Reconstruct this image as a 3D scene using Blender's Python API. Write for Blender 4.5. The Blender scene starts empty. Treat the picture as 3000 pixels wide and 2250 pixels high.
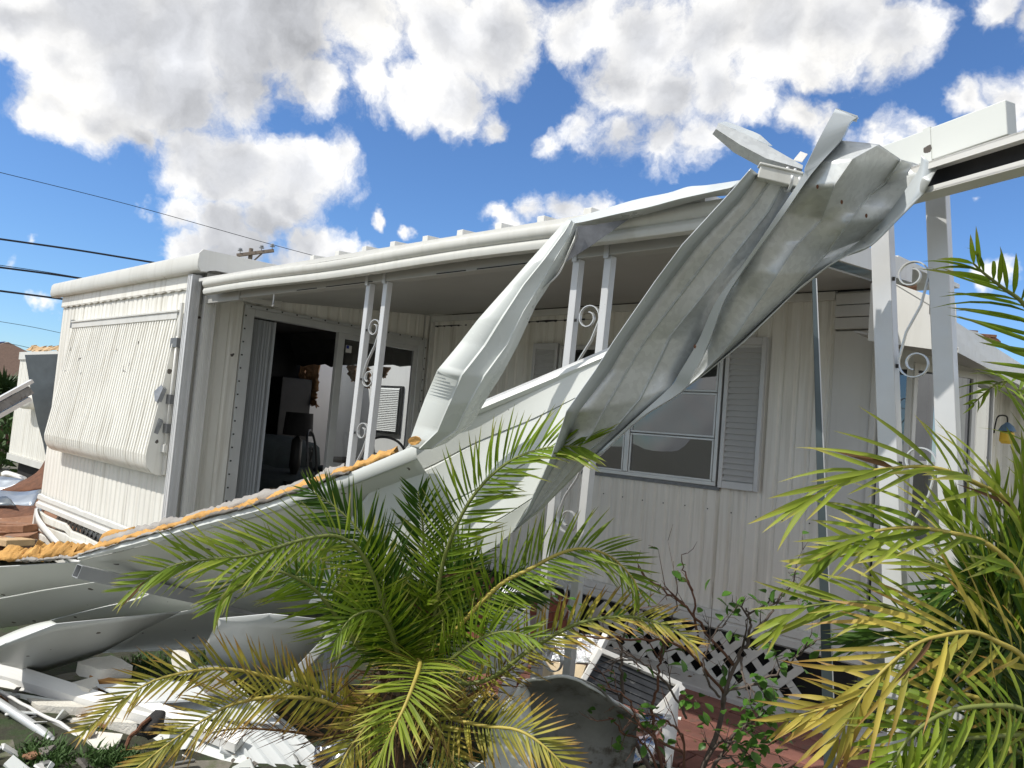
import bpy, bmesh, math, random
from mathutils import Vector, Matrix, noise
random.seed(7)
R_ = math.radians
V = Vector
scene = bpy.context.scene
COL = scene.collection

# ------------------------------------------------------------------ camera
# solved from the vanishing points of the house: X runs along the window wall,
# Y into the house, Z up; metres; photo pixels are 3000 x 2250
FPX, PCX, PCY, EYE = 2230.0, 1500.0, 1125.0, 1.6
_az, _ro, _pi = R_(47), R_(4.8), R_(3.5)
_Fh = V((-math.cos(_az), math.sin(_az), 0)); _R0 = V((math.sin(_az), math.cos(_az), 0)); _Z = V((0, 0, 1))
CF = _Fh * math.cos(_pi) + _Z * math.sin(_pi)
_U0 = -_Fh * math.sin(_pi) + _Z * math.cos(_pi)
CR = _R0 * math.cos(_ro) + _U0 * math.sin(_ro)
CU = -_R0 * math.sin(_ro) + _U0 * math.cos(_ro)
CAM = V((0, 0, EYE))
cam_d = bpy.data.cameras.new('camera'); cam = bpy.data.objects.new('camera', cam_d); COL.objects.link(cam)
cam_d.sensor_width = 36; cam_d.lens = FPX / 3000 * 36; cam_d.clip_end = 3000; cam_d.clip_start = 0.05
cam.matrix_world = Matrix(((CR.x, CU.x, -CF.x, 0), (CR.y, CU.y, -CF.y, 0), (CR.z, CU.z, -CF.z, EYE), (0, 0, 0, 1)))
scene.camera = cam

def ray(x, y): return CF + CR * ((x - PCX) / FPX) + CU * ((PCY - y) / FPX)
def PD(x, y, d): return CAM + ray(x, y) * d
def PX(x, y, X): r = ray(x, y); return CAM + r * (X / r.x)
def PY(x, y, Y): r = ray(x, y); return CAM + r * (Y / r.y)
def PZ(x, y, Z): r = ray(x, y); return CAM + r * ((Z - EYE) / r.z)

# ------------------------------------------------------------------ light
SUN_EL = R_(52); SUN_H = V((-0.42, -0.91, 0)).normalized()
SUN = V((SUN_H.x * math.cos(SUN_EL), SUN_H.y * math.cos(SUN_EL), math.sin(SUN_EL)))
sl = bpy.data.lights.new('sun', 'SUN'); sl.energy = 3.0; sl.angle = R_(0.6); sl.color = (1.0, 0.965, 0.91)
so = bpy.data.objects.new('sun', sl); COL.objects.link(so)
so.rotation_euler = (-SUN).to_track_quat('-Z', 'Y').to_euler(); so.location = (0, 0, 30)
scene.view_settings.view_transform = 'Standard'; scene.view_settings.look = 'None'
scene.view_settings.exposure = 0.45; scene.view_settings.gamma = 1.0

# sky: Nishita with cumulus (directional cloud field, evaluated on the sky sphere)
W = bpy.data.worlds.new('World'); scene.world = W; W.use_nodes = True
nt = W.node_tree; nt.nodes.clear(); L = nt.links.new
def N(t, **k):
    n = nt.nodes.new(t)
    for a, b in k.items(): setattr(n, a, b)
    return n
def M(op, a, b=None, c=None, clamp=False):
    n = N('ShaderNodeMath', operation=op, use_clamp=clamp)
    for i, v in enumerate((a, b, c)):
        if v is None: continue
        if isinstance(v, (int, float)): n.inputs[i].default_value = v
        else: L(v, n.inputs[i])
    return n.outputs[0]
def VM(op, a, b=None, s=None):
    n = N('ShaderNodeVectorMath', operation=op)
    for i, v in enumerate((a, b)):
        if v is None: continue
        if isinstance(v, (tuple, list, Vector)): n.inputs[i].default_value = tuple(v)
        else: L(v, n.inputs[i])
    if s is not None: n.inputs['Scale'].default_value = s
    return n.outputs['Value'] if op in ('DOT_PRODUCT', 'DISTANCE', 'LENGTH') else n.outputs[0]
def NOI(vec, sc, det=6, rough=.55, col=False):
    n = N('ShaderNodeTexNoise'); n.inputs['Scale'].default_value = sc; n.inputs['Detail'].default_value = det
    n.inputs['Roughness'].default_value = rough; L(vec, n.inputs['Vector'])
    return n.outputs['Color' if col else 'Fac']
def SS(v, a, b, lo=0., hi=1.):
    n = N('ShaderNodeMapRange', interpolation_type='SMOOTHSTEP'); L(v, n.inputs[0])
    for i, x in enumerate((a, b, lo, hi)): n.inputs[i + 1].default_value = x
    return n.outputs[0]
sky = N('ShaderNodeTexSky', sky_type='NISHITA', sun_disc=False)
sky.sun_elevation = SUN_EL; sky.sun_rotation = math.atan2(SUN_H.x, SUN_H.y)
sky.altitude = 0; sky.air_density = 1.0; sky.dust_density = 0.1; sky.ozone_density = 2.0
hs = N('ShaderNodeHueSaturation'); hs.inputs['Saturation'].default_value = 1.0; hs.inputs['Value'].default_value = 1.0
hs.inputs['Hue'].default_value = 0.500
L(sky.outputs[0], hs.inputs['Color'])
skb = VM('MULTIPLY', VM('SCALE', hs.outputs[0], s=0.092), (.66, .91, 1.22))
dirn = N('ShaderNodeTexCoord').outputs['Generated']
warp = VM('SCALE', VM('SUBTRACT', NOI(dirn, 5.0, 6, .62, True), (.5, .5, .5)), s=0.13)
dw = VM('ADD', dirn, warp)
CL = [(60,60,110),(200,40,130),(350,80,150),(500,60,150),(650,90,140),(800,70,140),(950,60,130),(1090,40,120),(120,140,85),(250,180,120),(380,210,110),
      (520,190,110),(660,190,110),(790,210,85),(890,215,78),(985,225,62),(1065,265,36),(110,255,85),(200,275,72),(290,292,50),(410,340,80),(510,350,95),(610,355,95),(690,345,75),
      (460,400,48),(600,425,60),(300,455,32),(375,462,38),(470,490,55),(560,480,60),(640,520,60),(400,545,45),(500,545,75),(700,550,48),(765,558,26),(600,575,60),
      (70,538,16),(20,582,20),(100,662,22),(1250,40,110),(1400,60,140),(1550,60,140),(1700,60,140),(1830,70,115),(1930,105,80),(1340,150,105),(1450,200,105),(1560,190,105),
      (1260,245,60),(1185,285,40),(1330,285,68),(1430,305,62),(1520,295,68),(1620,230,65),(1770,165,55),(2140,10,60),(2205,40,50),(2060,205,42),(2140,200,58),(2210,190,70),(2170,250,36),
      (1735,270,48),(1800,285,58),(1885,290,58),(1945,295,34),(1080,462,32),(1150,455,36),(1225,452,40),(1300,448,40),(1345,430,24),(1100,495,40),(815,470,13),(885,482,15),(1262,370,9),
      (1150,175,24),(2180,590,32),(2140,602,40),(2110,430,18),(2075,300,12)]
fld = None
for cx, cy, r in CL:
    d = ray(cx * 3000 / 2212, cy * 3000 / 2212); k = 3000 / 2212 / FPX / d.length
    c = d.normalized()
    v = M('MULTIPLY_ADD', VM('DISTANCE', dw, c), -1.0 / (r * k), 1.0)
    v = M('MULTIPLY', v, min(1.0, 0.45 + r / 180))
    fld = v if fld is None else M('SMOOTH_MAX', fld, v, 0.22)
# the rest of the sky dome carries the same kind of broken cumulus
away = SS(VM('DOT_PRODUCT', dirn, CF), 0.62, 0.76, 1.0, 0.0)
gen = M('MULTIPLY_ADD', NOI(dirn, 2.6, 3, .5), 4.0, -1.72)
gen = M('SUBTRACT', gen, M('MULTIPLY', M('SUBTRACT', 1.0, away), 6.0))
fld = M('MAXIMUM', fld, gen)
fb = NOI(dw, 7.0, 10, .62)
fbl = NOI(VM('ADD', dw, tuple(SUN * 0.045)), 7.0, 3, .5)
broad = NOI(dirn, 3.2, 3, .5)
den = M('ADD', fld, M('MULTIPLY', M('SUBTRACT', fb, .5), 2.7))
alpha = SS(den, -0.20, 0.42)
thick = SS(M('ADD', M('MULTIPLY', fld, .8), M('ADD', M('MULTIPLY', M('SUBTRACT', fbl, .5), 1.0), M('MULTIPLY', M('SUBTRACT', broad, .5), 2.4))), 0.05, 0.85)
relief = M('MULTIPLY', M('SUBTRACT', fb, fbl), 0.80)
lum = M('ADD', M('SUBTRACT', 0.80, M('MULTIPLY', thick, 0.27)), relief)
lum = M('MINIMUM', M('MAXIMUM', lum, 0.30), 0.88)
tint = N('ShaderNodeMix', data_type='RGBA'); L(thick, tint.inputs[0]); tint.inputs[6].default_value = (1, .985, .955, 1); tint.inputs[7].default_value = (.93, .95, 1.0, 1)
cl = N('ShaderNodeVectorMath', operation='SCALE'); L(tint.outputs[2], cl.inputs[0]); L(lum, cl.inputs['Scale'])
mx = N('ShaderNodeMix', data_type='RGBA'); L(alpha, mx.inputs[0]); L(skb, mx.inputs[6]); L(cl.outputs[0], mx.inputs[7])
bg = N('ShaderNodeBackground'); L(mx.outputs[2], bg.inputs[0]); bg.inputs[1].default_value = 1.0
wo = N('ShaderNodeOutputWorld'); L(bg.outputs[0], wo.inputs[0])

W.cycles.sampling_method = 'MANUAL'; W.cycles.sample_map_resolution = 512
scene.cycles.max_bounces = 7; scene.cycles.diffuse_bounces = 3; scene.cycles.glossy_bounces = 3; scene.cycles.transmission_bounces = 4; scene.cycles.transparent_max_bounces = 12
scene.cycles.sample_clamp_indirect = 6.0
# ------------------------------------------------------------------ materials
MATS = {}
def mat(name, col, rough=.5, metal=0., var=.08, vs=6., bump=0., bs=40., streak=0., spec=.5, dark=None, dthr=.6, voro=0., objvar=0., trans=0., coords='Object', ior=None, speck=0.):
    """procedural surface: colour with cloudy variation, optional rain streaks, dirt patches, relief"""
    m = bpy.data.materials.new(name); m.use_nodes = True; t = m.node_tree; b = t.nodes['Principled BSDF']; ln = t.links.new
    def n(ty, **k):
        x = t.nodes.new(ty)
        for a, c in k.items(): setattr(x, a, c)
        return x
    tc = n('ShaderNodeTexCoord').outputs[coords]
    def nz(vec, sc, det=5, ro=.6):
        q = n('ShaderNodeTexNoise'); q.inputs['Scale'].default_value = sc; q.inputs['Detail'].default_value = det; q.inputs['Roughness'].default_value = ro
        ln(vec, q.inputs['Vector']); return q.outputs['Fac']
    def mul(fac, a, b2):   # value scale factor node
        r = n('ShaderNodeMapRange'); ln(fac, r.inputs[0]); r.inputs[1].default_value = .25; r.inputs[2].default_value = .75; r.inputs[3].default_value = a; r.inputs[4].default_value = b2
        return r.outputs[0]
    cur = n('ShaderNodeRGB'); cur.outputs[0].default_value = (*col, 1); cur = cur.outputs[0]
    def scale(c, f):
        s = n('ShaderNodeVectorMath', operation='SCALE'); ln(c, s.inputs[0]); ln(f, s.inputs['Scale']); return s.outputs[0]
    if var: cur = scale(cur, mul(nz(tc, vs), 1 - var, 1 + var))
    if voro:
        vo = n('ShaderNodeTexVoronoi'); vo.inputs['Scale'].default_value = 70; ln(tc, vo.inputs['Vector'])
        sp = n('ShaderNodeSeparateColor'); ln(vo.outputs['Color'], sp.inputs[0]); cur = scale(cur, mul(sp.outputs[0], 1 - voro, 1 + voro))
    if streak:
        mp = n('ShaderNodeMapping'); mp.inputs['Scale'].default_value = (14, 14, .7); ln(tc, mp.inputs['Vector'])
        st = nz(mp.outputs[0], 1.0, 4); mm = n('ShaderNodeMapRange'); ln(st, mm.inputs[0]); mm.inputs[1].default_value = .5; mm.inputs[2].default_value = .78
        mi = n('ShaderNodeMix', data_type='RGBA'); ln(mm.outputs[0], mi.inputs[0]); ln(cur, mi.inputs[6])
        mi.inputs[7].default_value = (col[0] * (1 - streak), col[1] * (1 - streak * 1.08), col[2] * (1 - streak * 1.25), 1); cur = mi.outputs[2]
    if dark:
        dn = nz(tc, vs * 1.7, 8, .7); mm = n('ShaderNodeMapRange'); ln(dn, mm.inputs[0]); mm.inputs[1].default_value = dthr; mm.inputs[2].default_value = dthr + .12
        mi = n('ShaderNodeMix', data_type='RGBA'); ln(mm.outputs[0], mi.inputs[0]); ln(cur, mi.inputs[6]); mi.inputs[7].default_value = (*dark, 1); cur = mi.outputs[2]
    if speck:   # scattered flecks of dirt, every cell keeps or drops its own
        vo = n('ShaderNodeTexVoronoi'); vo.inputs['Scale'].default_value = speck; vo.inputs['Randomness'].default_value = 1.0
        wv = n('ShaderNodeVectorMath', operation='MULTIPLY_ADD'); nn = n('ShaderNodeTexNoise'); nn.inputs['Scale'].default_value = speck * 3; ln(tc, nn.inputs['Vector']); ln(nn.outputs['Color'], wv.inputs[0]); wv.inputs[1].default_value = (.35 / speck,) * 3; ln(tc, wv.inputs[2]); ln(wv.outputs[0], vo.inputs['Vector'])
        sp = n('ShaderNodeSeparateColor'); ln(vo.outputs['Color'], sp.inputs[0])
        ra = n('ShaderNodeMapRange'); ln(sp.outputs[1], ra.inputs[0]); ra.inputs[1].default_value = .55; ra.inputs[2].default_value = 1.0; ra.inputs[3].default_value = -.02; ra.inputs[4].default_value = .17
        lt = n('ShaderNodeMath', operation='LESS_THAN'); ln(vo.outputs['Distance'], lt.inputs[0]); ln(ra.outputs[0], lt.inputs[1])
        mi = n('ShaderNodeMix', data_type='RGBA'); ln(lt.outputs[0], mi.inputs[0]); ln(cur, mi.inputs[6]); mi.inputs[7].default_value = (.10, .085, .07, 1); cur = mi.outputs[2]
    if objvar:
        oi = n('ShaderNodeObjectInfo'); cur = scale(cur, mul(oi.outputs['Random'], 1 - objvar, 1 + objvar))
    ln(cur, b.inputs['Base Color'])
    b.inputs['Metallic'].default_value = metal; b.inputs['Specular IOR Level'].default_value = spec
    if trans: b.inputs['Transmission Weight'].default_value = trans
    rr = mul(nz(tc, vs * 2.3), max(0.02, rough - .08), min(1, rough + .08)); ln(rr, b.inputs['Roughness'])
    if bump:
        bp = n('ShaderNodeBump'); bp.inputs['Strength'].default_value = bump; bp.inputs['Distance'].default_value = .01
        ln(nz(tc, bs, 6, .65), bp.inputs['Height']); ln(bp.outputs[0], b.inputs['Normal'])
    MATS[name] = m
    return m
mat('siding', (.82, .805, .735), .42, var=.08, vs=1.4, streak=.30, bump=.03, bs=90, speck=7)
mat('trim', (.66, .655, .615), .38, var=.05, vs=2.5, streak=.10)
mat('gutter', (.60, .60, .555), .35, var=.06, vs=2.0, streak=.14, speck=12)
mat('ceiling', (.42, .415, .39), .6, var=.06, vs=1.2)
mat('panel', (.68, .70, .66), .36, var=.04, vs=1.3, dark=(.36, .35, .31), dthr=.70, speck=13)
mat('panel_blue', (.60, .62, .61), .32, var=.05, vs=1.5, dark=(.38, .37, .34), dthr=.71, speck=13)
mat('strip', (.62, .65, .62), .30, var=.04, vs=1.5)
mat('galvanized', (.60, .62, .605), .38, metal=.35, var=.08, vs=4, voro=.05, bump=.03, bs=30)
mat('galv_edge', (.55, .59, .60), .33, metal=.2, var=.06, vs=5)
mat('aluminium', (.60, .61, .60), .36, metal=.35, var=.08, vs=6)
mat('post_paint', (.60, .605, .60), .34, metal=.12, var=.06, vs=6, dark=(.40, .38, .33), dthr=.78)
mat('scroll_iron', (.60, .61, .60), .35, metal=.35, var=.10, vs=20)
mat('dark_metal', (.045, .055, .058), .5, metal=.2, var=.2, vs=8)
mat('pole_paint', (.085, .11, .115), .38, metal=.3, var=.2, vs=6, dark=(.30, .32, .32), dthr=.75)
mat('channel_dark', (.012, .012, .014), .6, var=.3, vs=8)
mat('foam', (.58, .32, .095), .95, var=.35, vs=14, bump=1.0, bs=60, dark=(.30, .18, .09), dthr=.60, coords='Object')
mat('foam_white', (.70, .67, .59), .9, var=.08, vs=8, bump=.6, bs=70, dark=(.50, .42, .33), dthr=.72)
mat('felt', (.16, .145, .125), .95, var=.35, vs=10, bump=.8, bs=40)
mat('cracked', (.32, .30, .27), .7, var=.2, vs=14, bump=.9, bs=22, dark=(.28, .26, .24), dthr=.62)
mat('white_board', (.70, .69, .65), .5, var=.05, vs=3, dark=(.45, .42, .36), dthr=.77)
mat('shade_glass', (.02, .024, .026), .06, var=.0, spec=.8)
mat('rubber', (.02, .02, .02), .7, var=.2)
mat('tape', (.15, .155, .16), .35, metal=.4, var=.25, vs=25)
mat('tape_silver', (.30, .31, .32), .35, metal=.4, var=.25, vs=25)
mat('rust', (.14, .06, .03), .9, var=.4, vs=12, bump=.7, bs=50, dark=(.06, .03, .02), dthr=.58)
mat('wood_grey', (.21, .17, .135), .85, var=.25, vs=9, bump=.4, bs=60)
mat('wood_pale', (.50, .34, .18), .8, var=.25, vs=8, bump=.4, bs=60)
mat('wood_red', (.26, .13, .07), .85, var=.4, vs=7, bump=.6, bs=40, dark=(.45, .36, .27), dthr=.60)
mat('wood_orange', (.42, .21, .06), .75, var=.2, vs=9)
mat('porcelain', (.32, .33, .34), .25, var=.1)
mat('wire', (.012, .014, .022), .6, var=.1)
mat('blue_sheet', (.16, .185, .20), .40, metal=.55, var=.22, vs=3, dark=(.36, .36, .34), dthr=.72)
mat('zinc', (.36, .40, .44), .35, metal=.6, var=.18, vs=4)
mat('tarp_blue', (.05, .07, .20), .5, var=.15, vs=4)
mat('roof_brown', (.17, .11, .08), .9, var=.2, vs=10, bump=.3)
mat('house_tan', (.30, .22, .15), .8, var=.1)
mat('fence_brown', (.11, .05, .03), .85, var=.25, objvar=.2)
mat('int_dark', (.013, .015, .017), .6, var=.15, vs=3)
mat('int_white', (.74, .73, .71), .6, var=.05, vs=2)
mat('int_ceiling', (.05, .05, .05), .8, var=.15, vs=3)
mat('int_floor', (.22, .17, .12), .8, var=.2)
mat('insulation', (.36, .20, .10), .98, var=.40, vs=8, bump=1.0, bs=30, dark=(.12, .07, .04), dthr=.60)
mat('blind', (.70, .70, .68), .5, var=.04)
mat('blind_grey', (.47, .49, .50), .5, var=.05)
mat('sofa', (.022, .034, .036), .8, var=.3, vs=6, bump=.5, bs=20)
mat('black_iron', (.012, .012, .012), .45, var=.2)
mat('lampshade', (.018, .017, .018), .8, var=.2)
mat('plastic_white', (.80, .81, .82), .33, var=.04, vs=4)
mat('foil', (.62, .63, .64), .22, metal=.95, var=.15, vs=12, bump=1.0, bs=55)
mat('dark_panel', (.045, .047, .05), .55, var=.55, vs=7, dark=(.30, .30, .28), dthr=.60)
mat('grey_under', (.22, .22, .21), .55, metal=.2, var=.45, vs=5, dark=(.09, .075, .06), dthr=.54, speck=16)
mat('blanket', (.62, .50, .33), .9, var=.15, vs=10, bump=.4)
mat('brick', (.24, .075, .048), .85, var=.22, vs=14, bump=.4, bs=70, objvar=.22)
mat('mortar', (.34, .31, .28), .95, var=.15, vs=20)
mat('paver', (.20, .082, .06), .85, var=.28, vs=6, bump=.4, bs=80, objvar=.2, dark=(.12, .085, .065), dthr=.58)
mat('tube_grey', (.40, .41, .41), .38, metal=.3, var=.1, vs=6, dark=(.15, .15, .15), dthr=.70)
mat('lawn', (.040, .040, .022), .98, var=.5, vs=5, bump=1.0, bs=30, dark=(.028, .048, .012), dthr=.48)
mat('litter', (.14, .085, .04), .9, var=.5, vs=20)
mat('concrete', (.50, .485, .455), .9, var=.14, vs=4, bump=.3, bs=50, dark=(.30, .28, .25), dthr=.66)
mat('lattice', (.62, .605, .55), .5, var=.15, vs=6, dark=(.34, .31, .25), dthr=.66)
mat('under_dark', (.014, .013, .012), .95, var=.3)  # near-black that stands in for shade under floors and in the tube
mat('charred', (.022, .021, .020), .85, var=.5, vs=10, bump=.9, bs=25)
mat('soil', (.17, .155, .125), .98, var=.30, vs=3, bump=.8, bs=20, dark=(.085, .105, .04), dthr=.50)
mat('grass', (.045, .095, .016), .7, var=.35, vs=3)
mat('trunk', (.115, .080, .052), .95, var=.35, vs=12, bump=1.0, bs=30)
mat('stem_green', (.17, .20, .045), .6, var=.2, vs=8)
mat('stem_yellow', (.42, .34, .07), .6, var=.2, vs=8)
mat('twig', (.135, .105, .085), .9, var=.35, vs=14, bump=.5)
mat('twig_red', (.16, .075, .045), .9, var=.3, vs=14)
mat('lantern_yellow', (.75, .50, .05), .5, var=.05)
mat('lantern_blue', (.12, .22, .35), .5, var=.05)
mat('blue_tag', (.03, .05, .30), .5, var=.02)
mat('tree_leaf', (.035, .07, .018), .6, var=.35, vs=2)

def leafmat(name, base, mid, tip, tipstart=.7, trans=.35, rough=.42):
    """palm leaflet: colour runs from base to tip through the leaf's own length attribute"""
    m = bpy.data.materials.new(name); m.use_nodes = True; t = m.node_tree; ln = t.links.new
    b = t.nodes['Principled BSDF']; out = t.nodes['Material Output']
    at = t.nodes.new('ShaderNodeAttribute'); at.attribute_name = 'along'
    oi = t.nodes.new('ShaderNodeAttribute'); oi.attribute_name = 'tone'
    oj = t.nodes.new('ShaderNodeObjectInfo')
    ad = t.nodes.new('ShaderNodeMath'); ad.operation = 'ADD'; ln(oi.outputs['Fac'], ad.inputs[0]); ln(oj.outputs['Random'], ad.inputs[1])
    fr = t.nodes.new('ShaderNodeMath'); fr.operation = 'FRACT'; ln(ad.outputs[0], fr.inputs[0])
    no = t.nodes.new('ShaderNodeMath'); no.operation = 'MULTIPLY_ADD'; ln(fr.outputs[0], no.inputs[0]); no.inputs[1].default_value = .24; ln(at.outputs['Fac'], no.inputs[2])
    cr = t.nodes.new('ShaderNodeValToRGB'); e = cr.color_ramp.elements
    e[0].position = .05; e[0].color = (*base, 1); e[1].position = tipstart; e[1].color = (*mid, 1)
    x = cr.color_ramp.elements.new(min(1, tipstart + .32)); x.color = (*tip, 1)
    ln(no.outputs[0], cr.inputs[0])
    mr = t.nodes.new('ShaderNodeMapRange'); ln(fr.outputs[0], mr.inputs[0]); mr.inputs[3].default_value = .72; mr.inputs[4].default_value = 1.28
    sc = t.nodes.new('ShaderNodeVectorMath'); sc.operation = 'SCALE'; ln(cr.outputs[0], sc.inputs[0]); ln(mr.outputs[0], sc.inputs['Scale'])
    ln(sc.outputs[0], b.inputs['Base Color']); b.inputs['Roughness'].default_value = rough + .1; b.inputs['Specular IOR Level'].default_value = .32
    tr = t.nodes.new('ShaderNodeBsdfTranslucent'); ln(sc.outputs[0], tr.inputs[0])
    ms = t.nodes.new('ShaderNodeMixShader'); ms.inputs[0].default_value = trans; ln(b.outputs[0], ms.inputs[1]); ln(tr.outputs[0], ms.inputs[2]); ln(ms.outputs[0], out.inputs[0])
    MATS[name] = m
leafmat('leaf_green', (.115, .195, .012), (.200, .285, .020), (.24, .25, .06), .86)
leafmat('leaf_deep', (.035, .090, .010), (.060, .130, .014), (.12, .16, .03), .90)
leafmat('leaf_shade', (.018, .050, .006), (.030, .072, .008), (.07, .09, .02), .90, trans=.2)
leafmat('leaf_lime', (.23, .32, .030), (.35, .42, .055), (.46, .42, .10), .80, trans=.42)
leafmat('leaf_yellow', (.22, .26, .040), (.42, .36, .060), (.34, .20, .05), .66)
leafmat('leaf_gold', (.36, .33, .05), (.50, .40, .075), (.36, .22, .06), .74)
leafmat('leaf_dead', (.13, .07, .03), (.14, .075, .035), (.09, .05, .025), .7, trans=.1, rough=.8)
leafmat('leaf_shrub', (.060, .150, .020), (.085, .20, .028), (.12, .22, .04), .8, trans=.3, rough=.3)

def glassmat(name, tint, refl, rough=.01, alpha=.55):
    m = bpy.data.materials.new(name); m.use_nodes = True; t = m.node_tree; ln = t.links.new; t.nodes.clear()
    o = t.nodes.new('ShaderNodeOutputMaterial'); tr = t.nodes.new('ShaderNodeBsdfTransparent'); tr.inputs[0].default_value = (*tint, 1)
    gl = t.nodes.new('ShaderNodeBsdfGlossy'); gl.inputs['Roughness'].default_value = rough; gl.inputs[0].default_value = (.95, .97, 1, 1)
    lw = t.nodes.new('ShaderNodeFresnel'); lw.inputs[0].default_value = 1.52
    mm = t.nodes.new('ShaderNodeMath'); mm.operation = 'MULTIPLY_ADD'; ln(lw.outputs[0], mm.inputs[0]); mm.inputs[1].default_value = 1.5; mm.inputs[2].default_value = refl
    mx = t.nodes.new('ShaderNodeMixShader'); ln(mm.outputs[0], mx.inputs[0]); ln(tr.outputs[0], mx.inputs[1]); ln(gl.outputs[0], mx.inputs[2]); ln(mx.outputs[0], o.inputs[0])
    MATS[name] = m
glassmat('window_glass', (.35, .38, .38), .05)
glassmat('door_glass', (.80, .84, .85), .03)
glassmat('clear_plastic', (.93, .94, .95), .10, .12)

# ------------------------------------------------------------------ mesh helpers
ORG = {}
def thing(name, label, cat, loc=(0, 0, 0), group=None):
    o = bpy.data.objects.new(name, None); COL.objects.link(o); o.location = loc; o.empty_display_size = .1
    o['label'] = label; o['category'] = cat
    if group: o['group'] = group
    ORG[o] = V(loc); return o
def tag(o, label=None, cat=None, group=None, kind=None):
    if label: o['label'] = label
    if cat: o['category'] = cat
    if group: o['group'] = group
    if kind: o['kind'] = kind
    return o
def group_node(name, parent):   # an Empty part that carries sub-parts
    o = bpy.data.objects.new(name, None); COL.objects.link(o); o.parent = parent; o.empty_display_size = .05
    ORG[o] = ORG[parent]; return o
class MB:
    def __init__(s): s.v = []; s.f = []; s.a = []; s.t = []
    def add(s, vs, fs):
        b = len(s.v); s.v += [V(x) for x in vs]; s.f += [tuple(b + i for i in q) for q in fs]; return s
    def box(s, lo, hi):
        x0, y0, z0 = lo; x1, y1, z1 = hi
        return s.add([(x0,y0,z0),(x1,y0,z0),(x1,y1,z0),(x0,y1,z0),(x0,y0,z1),(x1,y0,z1),(x1,y1,z1),(x0,y1,z1)],
                     [(0,3,2,1),(4,5,6,7),(0,1,5,4),(1,2,6,5),(2,3,7,6),(3,0,4,7)])
    def bar(s, a, b, w, h, up=(0, 0, 1)):
        a, b = V(a), V(b); d = (b - a).normalized(); up = V(up); r = d.cross(up)
        if r.length < 1e-4: r = d.cross(V((0, 1, 0)))
        r.normalize(); u = r.cross(d); r = r * w / 2; u = u * h / 2
        return s.add([a-r-u, a+r-u, a+r+u, a-r+u, b-r-u, b+r-u, b+r+u, b-r+u], [(0,1,2,3),(7,6,5,4),(0,4,5,1),(1,5,6,2),(2,6,7,3),(3,7,4,0)])
    def tube(s, path, r, n=8, cap=True, closed=False):
        P = [V(p) for p in path]; k = len(P); rs = r if isinstance(r, (list, tuple)) else [r] * k
        b0 = len(s.v); ref = None
        for i, p in enumerate(P):
            d = (P[min(i + 1, k - 1)] - P[max(i - 1, 0)])
            d = d.normalized() if d.length > 1e-9 else V((0, 0, 1))
            if ref is None:
                ref = d.orthogonal().normalized()
            ref = (ref - d * ref.dot(d)); ref = ref.normalized() if ref.length > 1e-6 else d.orthogonal().normalized()
            q = d.cross(ref)
            for j in range(n):
                a = 2 * math.pi * j / n; s.v.append(p + (ref * math.cos(a) + q * math.sin(a)) * rs[i])
        for i in range(k - 1):
            for j in range(n):
                s.f.append((b0 + i*n + j, b0 + i*n + (j+1) % n, b0 + (i+1)*n + (j+1) % n, b0 + (i+1)*n + j))
        if cap: s.f.append(tuple(b0 + j for j in reversed(range(n)))); s.f.append(tuple(b0 + (k-1)*n + j for j in range(n)))
        return s
    def grid(s, rows):
        b = len(s.v); n = len(rows[0])
        for r in rows: s.v += [V(p) for p in r]
        for i in range(len(rows) - 1):
            for j in range(n - 1): s.f.append((b + i*n + j, b + i*n + j + 1, b + (i+1)*n + j + 1, b + (i+1)*n + j))
        return s
    def slab(s, poly, off):
        n = len(poly); off = V(off); P = [V(p) for p in poly]
        return s.add(P + [p + off for p in P], [tuple(range(n)), tuple(reversed(range(n, 2*n)))] + [(i, n + i, n + (i+1) % n, (i+1) % n) for i in range(n)])
    def lathe(s, c, prof, n=16, axis=None):
        c = V(c); b = len(s.v); k = len(prof)
        for r, z in prof:
            for j in range(n):
                a = 2*math.pi*j/n; s.v.append(c + V((r*math.cos(a), r*math.sin(a), z)))
        for i in range(k-1):
            for j in range(n): s.f.append((b+i*n+j, b+i*n+(j+1) % n, b+(i+1)*n+(j+1) % n, b+(i+1)*n+j))
        s.f.append(tuple(b + j for j in reversed(range(n)))); s.f.append(tuple(b+(k-1)*n+j for j in range(n)))
        return s
    def build(s, name, m, parent=None, smooth=False, bevel=0., thick=0., kind=None, label=None, angle=None):
        o0 = ORG.get(parent, V((0, 0, 0))); loc = V((0, 0, 0))
        if parent is None and s.v:
            lo = V([min(v[i] for v in s.v) for i in range(3)]); hi = V([max(v[i] for v in s.v) for i in range(3)])
            loc = V(((lo.x + hi.x) / 2, (lo.y + hi.y) / 2, lo.z)); o0 = loc
        me = bpy.data.meshes.new(name); me.from_pydata([v - o0 for v in s.v], [], s.f); me.update()
        if s.a:
            at = me.attributes.new('along', 'FLOAT', 'POINT'); at.data.foreach_set('value', s.a)
            at = me.attributes.new('tone', 'FLOAT', 'POINT'); at.data.foreach_set('value', s.t)
        me.materials.append(MATS[m] if isinstance(m, str) else m)
        o = bpy.data.objects.new(name, me); COL.objects.link(o)
        if parent is not None: o.parent = parent
        else: o.location = loc
        ORG[o] = o0
        if smooth:
            me.polygons.foreach_set('use_smooth', [True] * len(me.polygons))
            if angle: me.set_sharp_from_angle(angle=R_(angle))
        if thick:
            q = o.modifiers.new('s', 'SOLIDIFY'); q.thickness = thick; q.offset = 0
        if bevel:
            q = o.modifiers.new('b', 'BEVEL'); q.width = bevel; q.segments = 2; q.limit_method = 'ANGLE'
        if kind: o['kind'] = kind
        if label: o['label'] = label
        return o
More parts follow.
